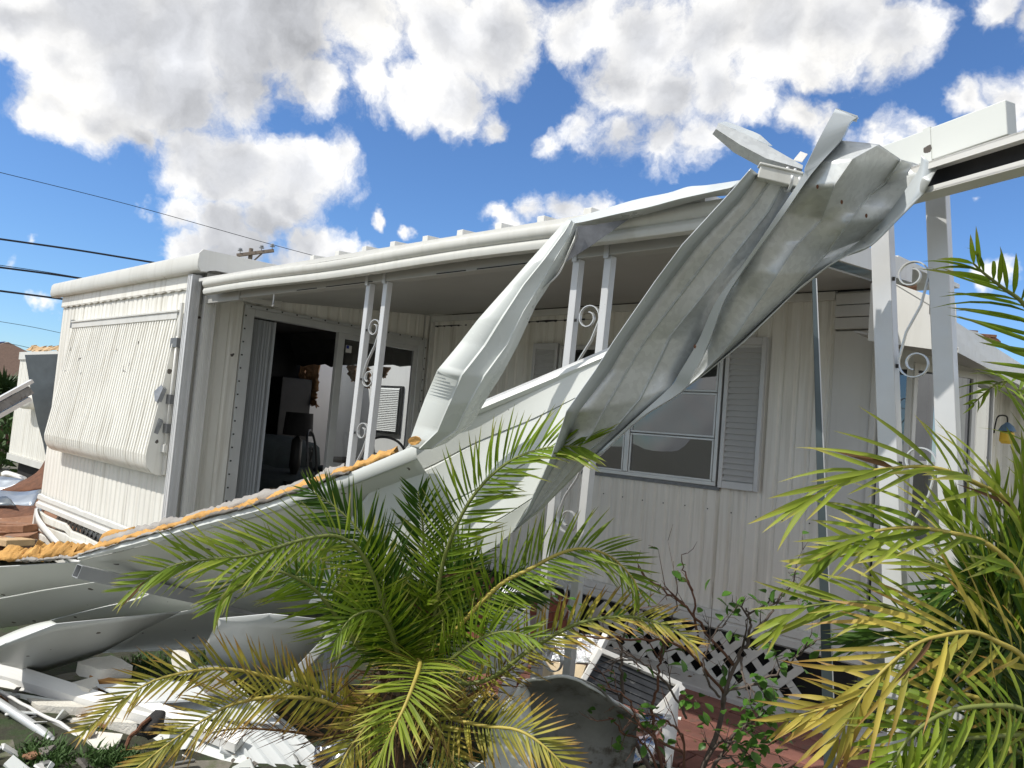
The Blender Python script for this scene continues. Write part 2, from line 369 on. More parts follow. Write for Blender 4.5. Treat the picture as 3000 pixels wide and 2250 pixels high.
def cat1(p0, p1, p2, p3, t):
    return 0.5 * ((2*p1) + (p2 - p0)*t + (2*p0 - 5*p1 + 4*p2 - p3)*t*t + (3*p1 - p0 - 3*p2 + p3)*t**3)
def spline(P, n):
    P = [V(p) for p in P]; k = len(P); out = []
    for i in range(k - 1):
        a, b, c, d = P[max(i-1, 0)], P[i], P[i+1], P[min(i+2, k-1)]
        for j in range(n): out.append(cat1(a, b, c, d, j / n))
    out.append(P[-1]); return out
def surf(rows, nu, nv):
    """smooth surface through a net of points"""
    A = [spline(r, nv) for r in rows]
    cols = [spline([A[i][j] for i in range(len(A))], nu) for j in range(len(A[0]))]
    return [[cols[j][i] for j in range(len(cols))] for i in range(len(cols[0]))]
def jitter(p, amp, sc=4.0):
    return p + V((noise.noise(p*sc), noise.noise(p*sc + V((7, 3, 1))), noise.noise(p*sc + V((1, 9, 5))))) * amp
def box_obj(name, lo, hi, m, parent, bevel=0., **k): return MB().box(lo, hi).build(name, m, parent, bevel=bevel, **k)

# ================================================================== SETTING
g = MB()
gx = [-900, -300, -100, -40, -20, -12, -8, -5, -3, -1.5, 0, 2, 6, 15, 40, 150, 500]
gy = [-300, -100, -30, -10, -4, -1, 0.5, 1.5, 2.5, 3.5, 5, 7, 10, 15, 30, 80, 300, 900]
g.grid([[V((x, y, noise.noise(V((x, y, 0)) * .35) * .03 if max(abs(x), abs(y)) < 20 else 0)) for x in gx] for y in gy])
tag(g.build('ground', 'soil', smooth=True), kind='structure')

ln__ = MB(); ln__.grid([[V((-9.5 + i*.25, .2 + j*.25, .012 + .02*noise.noise(V((i*.7, j*.7, 2))))) for i in range(40)] for j in range(17)])
tag(ln__.build('lawn', 'lawn', smooth=True), kind='structure')
pat = tag(MB().box((-3.4, 3.45, -.06), (-.2, 4.52, .02)).build('patio', 'mortar'), kind='structure')
ORGP = ORG[pat]
pm = MB().box((-.185, -.09, 0), (.185, .09, .026)); me0 = None
n = 0
for j in range(6):
    for i in range(9):
        x = -3.22 + i * .375 + (.18 if j % 2 else 0); y = 3.55 + j * .185
        if x > -.35: continue
        if me0 is None:
            o = MB().box((-.182, -.087, 0), (.182, .087, .026)).build('paver', 'paver', bevel=.004); me0 = o.data; o.parent = pat
        else:
            o = bpy.data.objects.new('paver', me0); COL.objects.link(o); o.parent = pat
            q = o.modifiers.new('b', 'BEVEL'); q.width = .004; q.segments = 2
        o.location = V((x, y, .016 + random.uniform(0, .005))) - ORGP; o.rotation_euler = (random.uniform(-.008, .008), random.uniform(-.008, .008), random.uniform(-.01, .01))
tag(MB().box((-4.6, 4.53, -.05), (1.5, 4.80, .075)).build('path', 'concrete', bevel=.008), kind='structure')

# ================================================================== MOBILE HOME
home = thing('mobile_home', 'long white mobile home with ribbed metal siding behind the wrecked porch', 'mobile home', (-5.0, 4.9, 0))
def corr(mb, u0, u1, z0, z1, pt, pitch=.1, dep=.010, phase=0.):
    """ribbed sheet; pt(u, d, z) gives the point at run u, depth d"""
    us = [(u0, 0)]; k = math.floor((u0 - phase) / pitch)
    while k * pitch + phase < u1 + pitch:
        b = k * pitch + phase
        for q, d in ((0, 0), (.50, 0), (.62, -dep), (.74, -dep), (.86, 0)):
            u = b + q * pitch
            if u0 < u < u1: us.append((u, d))
        k += 1
    us.append((u1, us[-1][1]))
    mb.grid([[pt(u, d, z) for u, d in us] for z in (z0, z1)])
pw = lambda u, d, z: V((u, 4.90 - d, z))
w = MB()
corr(w, -5.69, -4.04, .46, 2.66, pw); corr(w, -4.04, -2.53, .46, 1.33, pw); corr(w, -4.04, -2.53, 2.345, 2.66, pw); corr(w, -2.53, -1.80, .46, 2.66, pw)
w.build('window_wall', 'siding', home)
# solid backing so the wall is closed
bk = MB().box((-5.69, 4.93, .44), (-4.05, 4.97, 2.66)).box((-4.05, 4.93, .44), (-2.52, 4.97, 1.33)).box((-4.05, 4.93, 2.345), (-2.52, 4.97, 2.66)).box((-2.52, 4.93, .44), (-1.54, 4.97, 2.66))
bk.build('wall_core', 'siding', home)
box_obj('corner_panel', (-1.797, 4.882, .46), (-1.56, 4.925, 2.40), 'trim', home, .004)
box_obj('corner_trim', (-1.56, 4.868, .46), (-1.522, 4.93, 2.405), 'trim', home, .006)
for k in range(3): box_obj('header_board', (-1.797, 4.865 - .004 * (k % 2), 2.41 + k * .078), (-1.40, 4.92, 2.483 + k * .078), 'trim', home, .004)
box_obj('wall_top_trim', (-5.69, 4.862, 2.60), (-1.80, 4.895, 2.655), 'trim', home, .005)
box_obj('inner_corner_trim', (-5.688, 4.855, .46), (-5.66, 4.905, 2.60), 'trim', home, .004)
# base flashing
bt = MB(); prof = [(4.895, .50), (4.872, .495), (4.868, .45), (4.880, .44), (4.868, .425), (4.868, .385), (4.89, .37)]
bt.grid([[V((x, y, z)) for y, z in prof] for x in (-5.69, -1.52)])
bt.build('base_flashing', 'trim', home)
sc = MB()
for i in range(14):
    x = -4.2 + i * .178; sc.lathe((x, 4.885, 1.17 + .004 * math.sin(i * 5)), [(.0045, -.004), (.0045, .004)], 6)
sc.build('screws', 'rubber', home, kind='stuff')
# window with three rows of sashes, two bays
win = group_node('window', home)
WX0, WX1, WZ0, WZ1, WM = -4.03, -2.54, 1.335, 2.34, -3.295
rows = [1.36, 1.665, 1.985, 2.32]
fr = MB()
for a, b2 in (((WX0, WZ0), (WX1, WZ0 + .03)), ((WX0, WZ1 - .03), (WX1, WZ1)), ((WX0, WZ0 + .03), (WX0 + .03, WZ1 - .03)), ((WX1 - .03, WZ0 + .03), (WX1, WZ1 - .03)), ((WM - .022, WZ0 + .03), (WM + .022, WZ1 - .03))):
    fr.box((a[0], 4.862, a[1]), (b2[0], 4.93, b2[1]))
fr.build('frame', 'aluminium', win, bevel=.004)
fin = MB().box((WX0 - .03, 4.884, WZ0 - .028), (WX1 + .02, 4.892, WZ0 - .001)).box((WX1 + .001, 4.884, WZ0 - .001), (WX1 + .022, 4.892, WZ1)); fin.build('nail_fin', 'tape', win)
for x0, x1 in ((WX0 + .03, WM - .022), (WM + .022, WX1 - .03)):
    for k in range(3):
        z0, z1 = rows[k], rows[k + 1]
        s_ = MB(); e = .018; y0, y1 = 4.866, 4.885
        s_.box((x0 + .004, y0, z0 + .003), (x1 - .004, y1, z0 + e)).box((x0 + .004, y0, z1 - e), (x1 - .004, y1, z1 - .003)).box((x0 + .004, y0, z0 + e), (x0 + e, y1, z1 - e)).box((x1 - e, y0, z0 + e), (x1 - .004, y1, z1 - e))
        s_.build('sash', 'aluminium', win, bevel=.002)
        # real sheet glass is never perfectly flat: a slight bow warps what it mirrors
        gl = MB(); gl.grid([[V((x0 + e + (x1 - x0 - 2 * e) * i / 10, 4.876 + .0016 * math.sin(i * .55 + k * 2 + x0 * 3) * math.sin(j * .5 + k), z0 + e + (z1 - z0 - 2 * e) * j / 6)) for i in range(11)] for j in range(7)])
        gl.build('pane', 'window_glass', win, smooth=True)

def shutter(x0, x1, z0, z1):
    sh = group_node('shutter', home)
    y0, y1 = 4.852, 4.884; b = .03
    MB().box((x0, y0, z0), (x0 + b, y1, z1)).box((x1 - b, y0, z0), (x1, y1, z1)).box((x0 + b, y0, z0), (x1 - b, y1, z0 + .05)).box((x0 + b, y0, z1 - .05), (x1 - b, y1, z1)).build('frame', 'post_paint', sh, bevel=.003)
    box_obj('backing', (x0 + b, 4.878, z0 + .05), (x1 - b, 4.883, z1 - .05), 'post_paint', sh)
    h = .036; me = None; z = z0 + .056; k = 0
    while z + h < z1 - .05:
        if me is None:
            o = MB().add([(x0 + b, y0 + .004, z), (x1 - b, y0 + .004, z), (x1 - b, 4.877, z + h), (x0 + b, 4.877, z + h), (x0 + b, 4.877, z), (x1 - b, 4.877, z)], [(0, 1, 2, 3), (0, 4, 5, 1), (0, 3, 4), (1, 5, 2)]).build('slat', 'post_paint', sh); me = o.data
        else:
            o = bpy.data.objects.new('slat', me); COL.objects.link(o); o.parent = sh; o.location.z = k * (h + .004)
        k += 1; z += h + .004
shutter(-4.315, -4.045, 1.33, 2.36); shutter(-2.52, -2.232, 1.33, 2.37)

# door wall (faces +X, recessed porch side)
pd = lambda u, d, z: V((-5.70 + d, u, z))
w = MB(); DY0, DY1, DZ0, DZ1 = 2.95, 4.80, .50, 2.40
corr(w, 2.56, DY0, .46, 2.66, pd, pitch=.11); corr(w, DY1, 4.89, .46, 2.66, pd); corr(w, DY0, DY1, DZ1, 2.66, pd, pitch=.11)
w.build('door_wall', 'siding', home)
box_obj('door_wall_core', (-5.78, 2.56, .44), (-5.72, DY0 - .002, 2.66), 'int_white', home)
MB().box((-5.78, DY1 + .002, .44), (-5.72, 4.93, 2.66)).box((-5.78, DY0, DZ1 + .002), (-5.72, DY1, 2.66)).box((-5.78, DY0, .30), (-5.70, DY1, DZ0)).build('door_wall_core', 'int_white', home)
door = group_node('sliding_door', home)
e = .06
MB().box((-5.76, DY0, DZ0), (-5.685, DY0 + e, DZ1)).box((-5.76, DY1 - e, DZ0), (-5.685, DY1, DZ1)).box((-5.76, DY0 + e, DZ1 - e), (-5.685, DY1 - e, DZ1)).box((-5.76, DY0 + e, DZ0), (-5.685, DY1 - e, DZ0 + .04)).build('frame', 'aluminium', door, bevel=.004)
MB().box((-5.688, DY0 - .03, DZ0), (-5.680, DY0 - .001, DZ1 + .025)).box((-5.688, DY1 + .001, DZ0), (-5.680, DY1 + .03, DZ1 + .025)).box((-5.688, DY0 - .001, DZ1 + .001), (-5.680, DY1 + .001, DZ1 + .025)).build('nail_fin', 'aluminium', door)
s_ = MB()
for i in range(18):
    z = .55 + i * .105
    for y in (DY0 - .017, DY1 + .016): s_.box((-5.681, y - .006, z - .006), (-5.676, y + .006, z + .006))
for i in range(14):
    y = DY0 + .02 + i * .138; s_.box((-5.681, y - .006, DZ1 + .008), (-5.676, y + .006, DZ1 + .019))
s_.build('screws', 'rubber', door, kind='stuff')
ym = PX(995, 1000, -5.73).y
MB().box((-5.745, ym - .035, DZ0 + .04), (-5.70, ym + .035, DZ1 - e)).box((-5.74, ym + .035, DZ1 - e - .05), (-5.705, DY1 - e, DZ1 - e)).box((-5.74, ym + .035, DZ0 + .04), (-5.705, DY1 - e, DZ0 + .10)).box((-5.74, DY1 - e - .04, DZ0 + .10), (-5.705, DY1 - e, DZ1 - e - .05)).build('door_leaf', 'aluminium', door, bevel=.003)
MB().add([(-5.722, ym + .035, DZ0 + .1), (-5.722, DY1 - e - .04, DZ0 + .1), (-5.722, DY1 - e - .04, DZ1 - e - .05), (-5.722, ym + .035, DZ1 - e - .05)], [(0, 1, 2, 3)]).build('pane', 'door_glass', door)
tg = PX(1022, 1022, -5.715); MB().box((-5.719, tg.y - .03, tg.z - .035), (-5.715, tg.y + .03, tg.z + .03)).build('sticker', 'white_board', door)
MB().box((-5.714, tg.y - .028, tg.z + .0), (-5.713, tg.y + .0, tg.z + .028)).build('sticker_patch', 'blue_tag', door)
me = None
for i in range(10):
    y = DY0 + e + .022 + i * .023
    if me is None:
        o = MB().add([(-5.815, y - .016, .53), (-5.765, y + .004, .53), (-5.765, y + .004, 2.33), (-5.815, y - .016, 2.33)], [(0, 1, 2, 3)]).build('blind_vane', 'blind_grey', door, thick=.002); me = o.data; y00 = y
    else:
        o = bpy.data.objects.new('blind_vane', me); COL.objects.link(o); o.parent = door; o.location = (.014 * (i % 2) + random.uniform(-.006, .006), y - y00, 0); o.rotation_euler.z = random.uniform(-.006, .006)
        q = o.modifiers.new('s', 'SOLIDIFY'); q.thickness = .002

# front block (with the awning), faces the camera side
FX0, FX1 = -8.66, -5.705
xs = [FX0] + [FX1 - .80 * k for k in (3, 2, 1)] + [FX1]
for a, b2 in zip(xs[:-1], xs[1:]):
    w = MB(); corr(w, a + .003, b2 - .003, .555, 2.50, lambda u, d, z: V((u, 2.50 - d, z)), pitch=.098, dep=.007, phase=a)
    w.build('siding_panel', 'siding', home)
MB().box((FX0, 2.53, .43), (FX1 - .01, 2.56, 2.62)).box((FX0, 2.56, .43), (FX0 + .04, 6.2, 2.62)).build('front_wall_core', 'int_white', home)
w = MB(); corr(w, 2.50, 6.2, .46, 2.62, lambda u, d, z: V((FX0 - .002 - d * 0, u, z))); w.build('side_wall', 'siding', home)
fl = MB(); n_ = 60
fl.grid([[V((FX0 + (FX1 - FX0) * i / n_, y, z + (zz * (.005 * (math.sin(i * 1.9) + .4 * math.sin(i * 3.1))))) ) for i in range(n_ + 1)] for y, z, zz in ((2.485, 2.60, 0), (2.480, 2.475, 0), (2.486, 2.462, 1))])
fl.build('top_flashing', 'siding', home, thick=.003)
bt = MB(); prof = [(2.488, .575), (2.474, .565), (2.470, .53), (2.484, .515), (2.484, .50), (2.464, .485), (2.464, .45), (2.49, .435)]
bt.grid([[V((x, y, z + .012 * (noise.noise(V((x * 6, 0, 0))) if z > .56 else 0))) for y, z in prof] for x in [FX0 - .005 + i * (FX1 - FX0 + .005) / 40 for i in range(41)]])
bt.build('base_flashing', 'trim', home)
ct = MB(); cx, cy = -5.655, 2.490
for k in range(4): ct.box((cx - .042 + k * .013, cy - .040 + .003 * (k % 2), .45), (cx - .029 + k * .013, cy + .035, 2.565))
for k in range(4): ct.box((cx + .010, cy - .038 + k * .018, .45), (cx + .030 + .003 * (k % 2), cy - .020 + k * .018, 2.565))
ct.build('corner_column', 'post_paint', home)
ds = MB(); 
for k in range(4): ds.box((-5.655, 2.575 + k * .018, .46), (-5.600 + .005 * (k % 2), 2.592 + k * .018, 2.42))
ds.box((-5.650, 2.560, .46), (-5.603, 2.575, 2.42)); ds.build('downspout', 'trim', home)
# block roof edge: rolled gutter in front, fascia on the porch side
gp = [(2.50, 2.577), (2.452, 2.573), (2.431, 2.582), (2.422, 2.600), (2.420, 2.640), (2.425, 2.692), (2.440, 2.714), (2.52, 2.722)]
gm = MB(); xa, xb = -8.86, -5.49
gm.grid([[V((x, y, z)) for y, z in gp] for x in (xa, (xa + xb) / 2, xb)])
gm.add([V((x, y, z)) for x in (xa, xb) for y, z in gp], [tuple(range(8)), tuple(reversed(range(8, 16)))])
gm.build('gutter', 'gutter', home, smooth=True, angle=40)
MB().box((FX0 - .19, 2.50, 2.601), (FX1, 2.53, 2.615)).build('soffit', 'ceiling', home)
fa = MB(); P = [V((xb + .004, 2.424, 2.61)), V((xb + .004, 2.448, 2.571)), V((xb + .004, 2.56, 2.60)), V((xb + .004, 6.2, 2.68)), V((xb + .004, 6.2, 2.82)), V((xb + .004, 2.45, 2.738)), V((xb + .004, 2.424, 2.705))]
fa.slab(P, (-.012, 0, 0)); fa.build('side_fascia', 'trim', home, bevel=.002)
MB().box((FX0 - .19, 2.523, 2.655), (xb - .01, 4.95, 2.718)).build('roof', 'trim', home)
fb_ = MB()
for k in range(4): fb_.box((-5.66 - .004 * (k % 2), 2.56, 2.44 + k * .04), (-5.62, 3.2, 2.477 + k * .04))
fb_.build('siding_scrap', 'trim', home)
# interior: floor, dark panelled west wall, bright rear wall under the lost roof
MB().box((FX0, 2.56, .40), (-5.73, 6.19, .50)).box((-5.73, 4.98, .40), (-1.62, 6.19, .499)).build('floor', 'int_floor', home)
rw = MB(); rw.box((FX0, 6.2, .4), (-1.55, 6.26, 2.36)); rw.build('rear_wall', 'int_white', home)
zt = [2.36 + .05 * abs(noise.noise(V((i * .7, 0, 0)))) + (.03 if i % 5 == 0 else 0) for i in range(40)]
tb = MB()
for i in range(39): tb.box((FX0 + i * .18, 6.19, 2.355), (FX0 + i * .18 + .175, 6.27, zt[i] + .02))
tb.build('broken_wall_top', 'wood_pale', home)
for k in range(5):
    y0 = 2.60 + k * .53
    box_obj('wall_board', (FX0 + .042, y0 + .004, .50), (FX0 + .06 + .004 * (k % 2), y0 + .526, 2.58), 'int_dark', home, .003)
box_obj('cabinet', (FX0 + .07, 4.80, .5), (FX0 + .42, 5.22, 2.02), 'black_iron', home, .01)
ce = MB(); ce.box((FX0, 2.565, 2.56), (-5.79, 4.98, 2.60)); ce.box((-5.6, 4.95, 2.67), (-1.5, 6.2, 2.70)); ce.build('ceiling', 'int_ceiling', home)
hs_ = []
for j, (y, z) in enumerate(((4.9, 2.56), (5.05, 2.50), (5.15, 2.34), (5.18, 2.20))):
    hs_.append([V((FX0 + i * .12, y + .03 * noise.noise(V((i * .5, j, 0))), z + (.05 * noise.noise(V((i * .8, 3, 0))) if j == 3 else 0))) for i in range(42)])
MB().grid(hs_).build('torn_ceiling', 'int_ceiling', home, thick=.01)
# porch side partition behind the window wall keeps the bedroom dark
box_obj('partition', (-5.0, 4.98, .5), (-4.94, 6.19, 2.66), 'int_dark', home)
bl = group_node('window_blind', home)
b0, b1 = PY(1112, 1140, 6.15), PY(1160, 1265, 6.15); bx0, bx1, bz0, bz1 = -8.20, b1.x, b1.z, b0.z + .02
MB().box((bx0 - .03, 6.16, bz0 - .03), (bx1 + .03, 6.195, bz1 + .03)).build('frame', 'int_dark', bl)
me = None
for k in range(24):
    z = bz0 + (bz1 - bz0) * k / 24
    if me is None:
        o = MB().add([(bx0, 6.135, z), (bx1, 6.135, z), (bx1, 6.15, z + .022), (bx0, 6.15, z + .022)], [(0, 1, 2, 3)]).build('slat', 'blind', bl, thick=.002); me = o.data; z00 = z
    else:
        o = bpy.data.objects.new('slat', me); COL.objects.link(o); o.parent = bl; o.location.z = z - z00
        q = o.modifiers.new('s', 'SOLIDIFY'); q.thickness = .002
# awning over the block window
aw = group_node('window_awning', home)
AX0, AX1 = -8.20, -5.83
prof = [(2.478, 2.30), (2.468, 2.24)]
ap = [(2.462, 2.235), (2.39, 1.60), (2.342, 1.24), (2.337, 1.19), (2.344, 1.14), (2.364, 1.095), (2.394, 1.062), (2.43, 1.046), (2.478, 1.04)]
am = MB(); nr = 46; us = []
for i in range(nr):
    a = AX0 + (AX1 - AX0) * i / nr; p_ = (AX1 - AX0) / nr
    us += [(a, 0), (a + p_ * .50, 0), (a + p_ * .60, 1), (a + p_ * .90, 1)]
us.append((AX1, 0))
ln_ = spline([V((0, y, z)) for y, z in ap], 3)
am.grid([[V((u, q.y + (.013 * d * max(0, 1 - max(0, i - 7) / 8)), q.z)) for u, d in us] for i, q in enumerate(ln_)])
am.build('awning_sheet', 'siding', aw, smooth=True, angle=35)
ck = [V((AX1 + .002, y, z)) for y, z in [(2.485, 2.30)] + ap]
MB().slab(ck, (.01, 0, 0)).build('awning_cheek', 'siding', aw)
ck = [V((AX0 - .012, y, z)) for y, z in [(2.485, 2.30)] + ap]
MB().slab(ck, (.01, 0, 0)).build('awning_cheek', 'siding', aw)
MB().box((AX0, 2.455, 2.235), (AX1, 2.486, 2.29)).box((AX0, 2.445, 2.288), (AX1 + .02, 2.487, 2.305)).build('awning_header', 'trim', aw, bevel=.003)
MB().bar((AX1 + .03, 2.472, 1.05), (AX1 + .03, 2.472, 2.36), .04, .02, (0, 1, 0)).build('awning_rail', 'trim', aw, bevel=.003)
MB().tube([(AX1 + .055, 2.455, 1.2), (AX1 + .055, 2.455, 2.1)], .011, 8).build('awning_arm', 'trim', aw, smooth=True)
for z, m_ in ((2.05, 'tape'), (1.62, 'tape'), (1.40, 'tape')):
    t_ = PY(525, 960, 2.45) if z > 2 else None
    o = MB().box((AX1 - .03, 2.44, z - .035), (AX1 + .085, 2.487, z + .035)); o.build('tape_strip', m_, aw)
for z in (1.64, 1.40):
    o = MB(); o.slab([V((AX1 - .02, 2.40, z - .05)), V((AX1 + .01, 2.405, z - .06)), V((AX1 + .03, 2.43, z + .05)), V((AX1 - .005, 2.43, z + .075)), V((AX1 - .05, 2.40, z + .02))], (.0, -.03, .01)); o.build('tape_wad', 'tape_silver', aw)
for z in (2.28, 1.98, 1.78, 1.5): box_obj('tape_strip', (AX0 - .06, 2.46, z - .04), (AX0 - .013, 2.492, z + .04), 'tape', aw)
box_obj('latch', (AX1 + .01, 2.44, 1.22), (AX1 + .07, 2.465, 1.28), 'trim', aw, .003)
# rear roof mass of the home behind the porch roof
rf = MB(); rf.slab([V((-5.58, 4.9, 2.83)), V((-1.45, 4.9, 2.83)), V((-1.45, 6.4, 2.95)), V((-5.58, 6.4, 2.95))], (0, 0, .03)); rf.build('rear_roof', 'trim', home)

# ------------------------------------------------ bay at the right end
BX = [V((-1.50, 4.89)), V((-1.33, 4.89)), V((-1.12, 5.42)), V((-1.12, 5.95)), V((-1.34, 6.05)), V((-1.34, 7.6))]
bay = group_node('bay_window', home)
def panelwall(a, b2, z0, z1, name, m_, par, t=.03):
    d = (b2 - a).normalized(); nrm = V((d.y, -d.x)); 
    MB().slab([V((a.x, a.y, z0)), V((b2.x, b2.y, z0)), V((b2.x, b2.y, z1)), V((a.x, a.y, z1))], V((-nrm.x * t, -nrm.y * t, 0))).build(name, m_, par)
for k in range(3):
    a, b2 = BX[k], BX[k + 1]; d = (b2 - a); l = d.length; d.normalize(); nrm = V((d.y, -d.x))
    panelwall(a, b2, .46, 1.12, 'wall', 'trim', bay); panelwall(a, b2, 2.20, 2.44, 'wall', 'trim', bay)
    f_ = MB(); 
    def q(u, z, o_=0.): return V((a.x + d.x * u + nrm.x * o_, a.y + d.y * u + nrm.y * o_, z))
    for u0, u1, z0, z1 in ((0, .03, 1.12, 2.2), (l - .03, l, 1.12, 2.2), (.03, l - .03, 1.12, 1.16), (.03, l - .03, 2.16, 2.2), (.03, l - .03, 1.60, 1.625)):
        f_.slab([q(u0, z0, .012), q(u1, z0, .012), q(u1, z1, .012), q(u0, z1, .012)], V((-nrm.x * .04, -nrm.y * .04, 0)))
    f_.build('frame', 'trim', bay)
    MB().add([q(.03, 1.16), q(l - .03, 1.16), q(l - .03, 2.16), q(.03, 2.16)], [(0, 1, 2, 3)]).build('pane', 'window_glass', bay)
MB().slab([V((p.x, p.y, 1.10)) for p in BX[:4]] + [V((-1.6, 5.95, 1.10)), V((-1.6, 4.9, 1.10))], (0, 0, .02)).build('sill', 'trim', bay)
MB().slab([V((p.x, p.y, 2.441)) for p in BX[:4]] + [V((-1.6, 5.95, 2.441)), V((-1.6, 4.9, 2.441))], (0, 0, .02)).build('bay_top', 'trim', bay)
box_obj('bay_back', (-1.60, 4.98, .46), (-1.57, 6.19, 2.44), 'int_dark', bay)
w = MB(); corr(w, 6.0, 7.6, .46, 2.45, lambda u, d, z: V((-1.34 + d, u, z)), pitch=.2); w.build('end_wall', 'siding', home)
w = MB(); corr(w, -1.34, 1.2, .46, 2.45, lambda u, d, z: V((u, 7.6 - d, z)), pitch=.2); w.build('end_wall', 'siding', home)
# ribbed awning roof over the bay, running back along the end wall
ea = group_node('end_awning', home)
X1 = -.98
er = MB(); prof = [(X1 - .0, 2.03), (X1, 2.055), (X1 - .02, 2.06), (X1 - .02, 2.10), (X1 - .06, 2.115), (X1 - .06, 2.16), (X1 - .10, 2.175), (X1 - .10, 2.22), (X1 - .14, 2.235), (X1 - .14, 2.28), (X1 - .34, 2.42)]
base0 = PX(2667, 959, X1)
dz = base0.z - 2.03
er.grid([[V((x, y, z + dz)) for x, z in prof] for y in (4.35, 6, 8.2)]); er.build('awning_sheet', 'trim', ea, thick=.004)
MB().slab([V((X1 - .005, 4.35, 2.03 + dz)), V((X1 - .02, 4.35, 2.28 + dz)), V((X1 - .34, 4.35, 2.42 + dz)), V((X1 - .44, 4.35, 2.42 + dz)), V((X1 - .44, 4.35, 2.10 + dz))], (0, .012, 0)).build('awning_end', 'trim', ea)
MB().slab([V((X1 - .01, 4.36, 2.035 + dz)), V((X1 - .01, 8.2, 2.035 + dz)), V((-1.5, 8.2, 2.15 + dz)), V((-1.5, 4.36, 2.15 + dz))], (0, 0, .01)).build('awning_soffit', 'ceiling', ea)
er = MB()
for i in range(12):
    y = 4.6 + random.random() * 2.4; x = X1 - .38 + random.uniform(-.05, .06); z = 2.44 + dz + random.random() * .05
    er.slab([jitter(V((x + math.cos(a) * .06, y + math.sin(a) * .11, z)), .05, 9) for a in (0, 1.2, 2.5, 3.6, 5)], (0, 0, .02))
er.build('roof_debris', 'wood_red', home, kind='stuff')

# ================================================================== PORCH ROOF
pr = thing('porch_roof', 'flat white pan roof with long gutter still standing on the porch posts', 'porch roof', (-3.4, 2.6, 2.39))
gx0, gx1 = -5.44, -1.25
gp = [(2.475, 2.502), (2.455, 2.503), (2.447, 2.490), (2.449, 2.470), (2.457, 2.455), (2.470, 2.449), (2.461, 2.441), (2.456, 2.424), (2.463, 2.404), (2.480, 2.398), (2.512, 2.404)]
gm = MB(); gm.grid([[V((gx0 + (gx1 - gx0) * i / 24, y, z + .006 * math.sin(i * .5))) for y, z in gp] for i in range(25)])
gm.add([V((gx0, y, z)) for y, z in gp] + [V((gx0, 2.512, 2.50))], [tuple(range(12))])
gm.build('gutter', 'gutter', pr, smooth=True, angle=50)
MB().box((-5.10, 2.574, 2.375), (-1.2, 2.645, 2.492)).box((-5.69, 2.566, 2.36), (-5.10, 2.60, 2.495)).build('beam', 'ceiling', pr, bevel=.004)
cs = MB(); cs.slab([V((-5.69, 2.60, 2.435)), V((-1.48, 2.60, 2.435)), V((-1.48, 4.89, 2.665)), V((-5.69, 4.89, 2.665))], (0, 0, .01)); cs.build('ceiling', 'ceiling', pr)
rs = MB(); rs.slab([V((-5.55, 2.47, 2.505)), V((-1.43, 2.47, 2.505)), V((-1.43, 5.05, 2.80)), V((-5.55, 5.05, 2.80))], (0, 0, .025)); rs.build('roof_sheet', 'trim', pr)
MB().slab([V((-1.428, 2.47, 2.44)), V((-1.428, 5.05, 2.72)), V((-1.428, 5.05, 2.85)), V((-1.428, 2.47, 2.535))], (.02, 0, 0)).build('edge_fascia', 'trim', pr)
rx = [PY(px, py, 2.62).x for px, py in ((907, 766), (980, 752), (1059, 735), (1142, 718), (1237, 702), (1338, 684), (1450, 665), (1573, 643), (1709, 617))]
for x in rx:
    MB().slab([V((x, 2.62, 2.53)), V((x, 2.62, 2.615)), V((x, 2.75, 2.625)), V((x, 5.0, 2.875)), V((x, 5.0, 2.80))], (.045, 0, 0)).build('seam_rib', 'trim', pr, bevel=.003)
hk = PY(800, 893, 2.56); MB().tube(spline([hk + V((0, 0, .07)), hk + V((0, 0, .02)), hk + V((.012, -.01, -.012)), hk + V((.03, -.01, 0))], 5), .005, 6).build('hook', 'scroll_iron', pr)
sl_ = MB()
for a, b2 in ((-4.35, -4.12), (-4.02, -3.55), (-3.0, -2.78), (-2.7, -2.3)): sl_.box((a, 2.571, 2.378), (b2, 2.5738, 2.383))
sl_.build('beam_slots', 'rubber', pr)

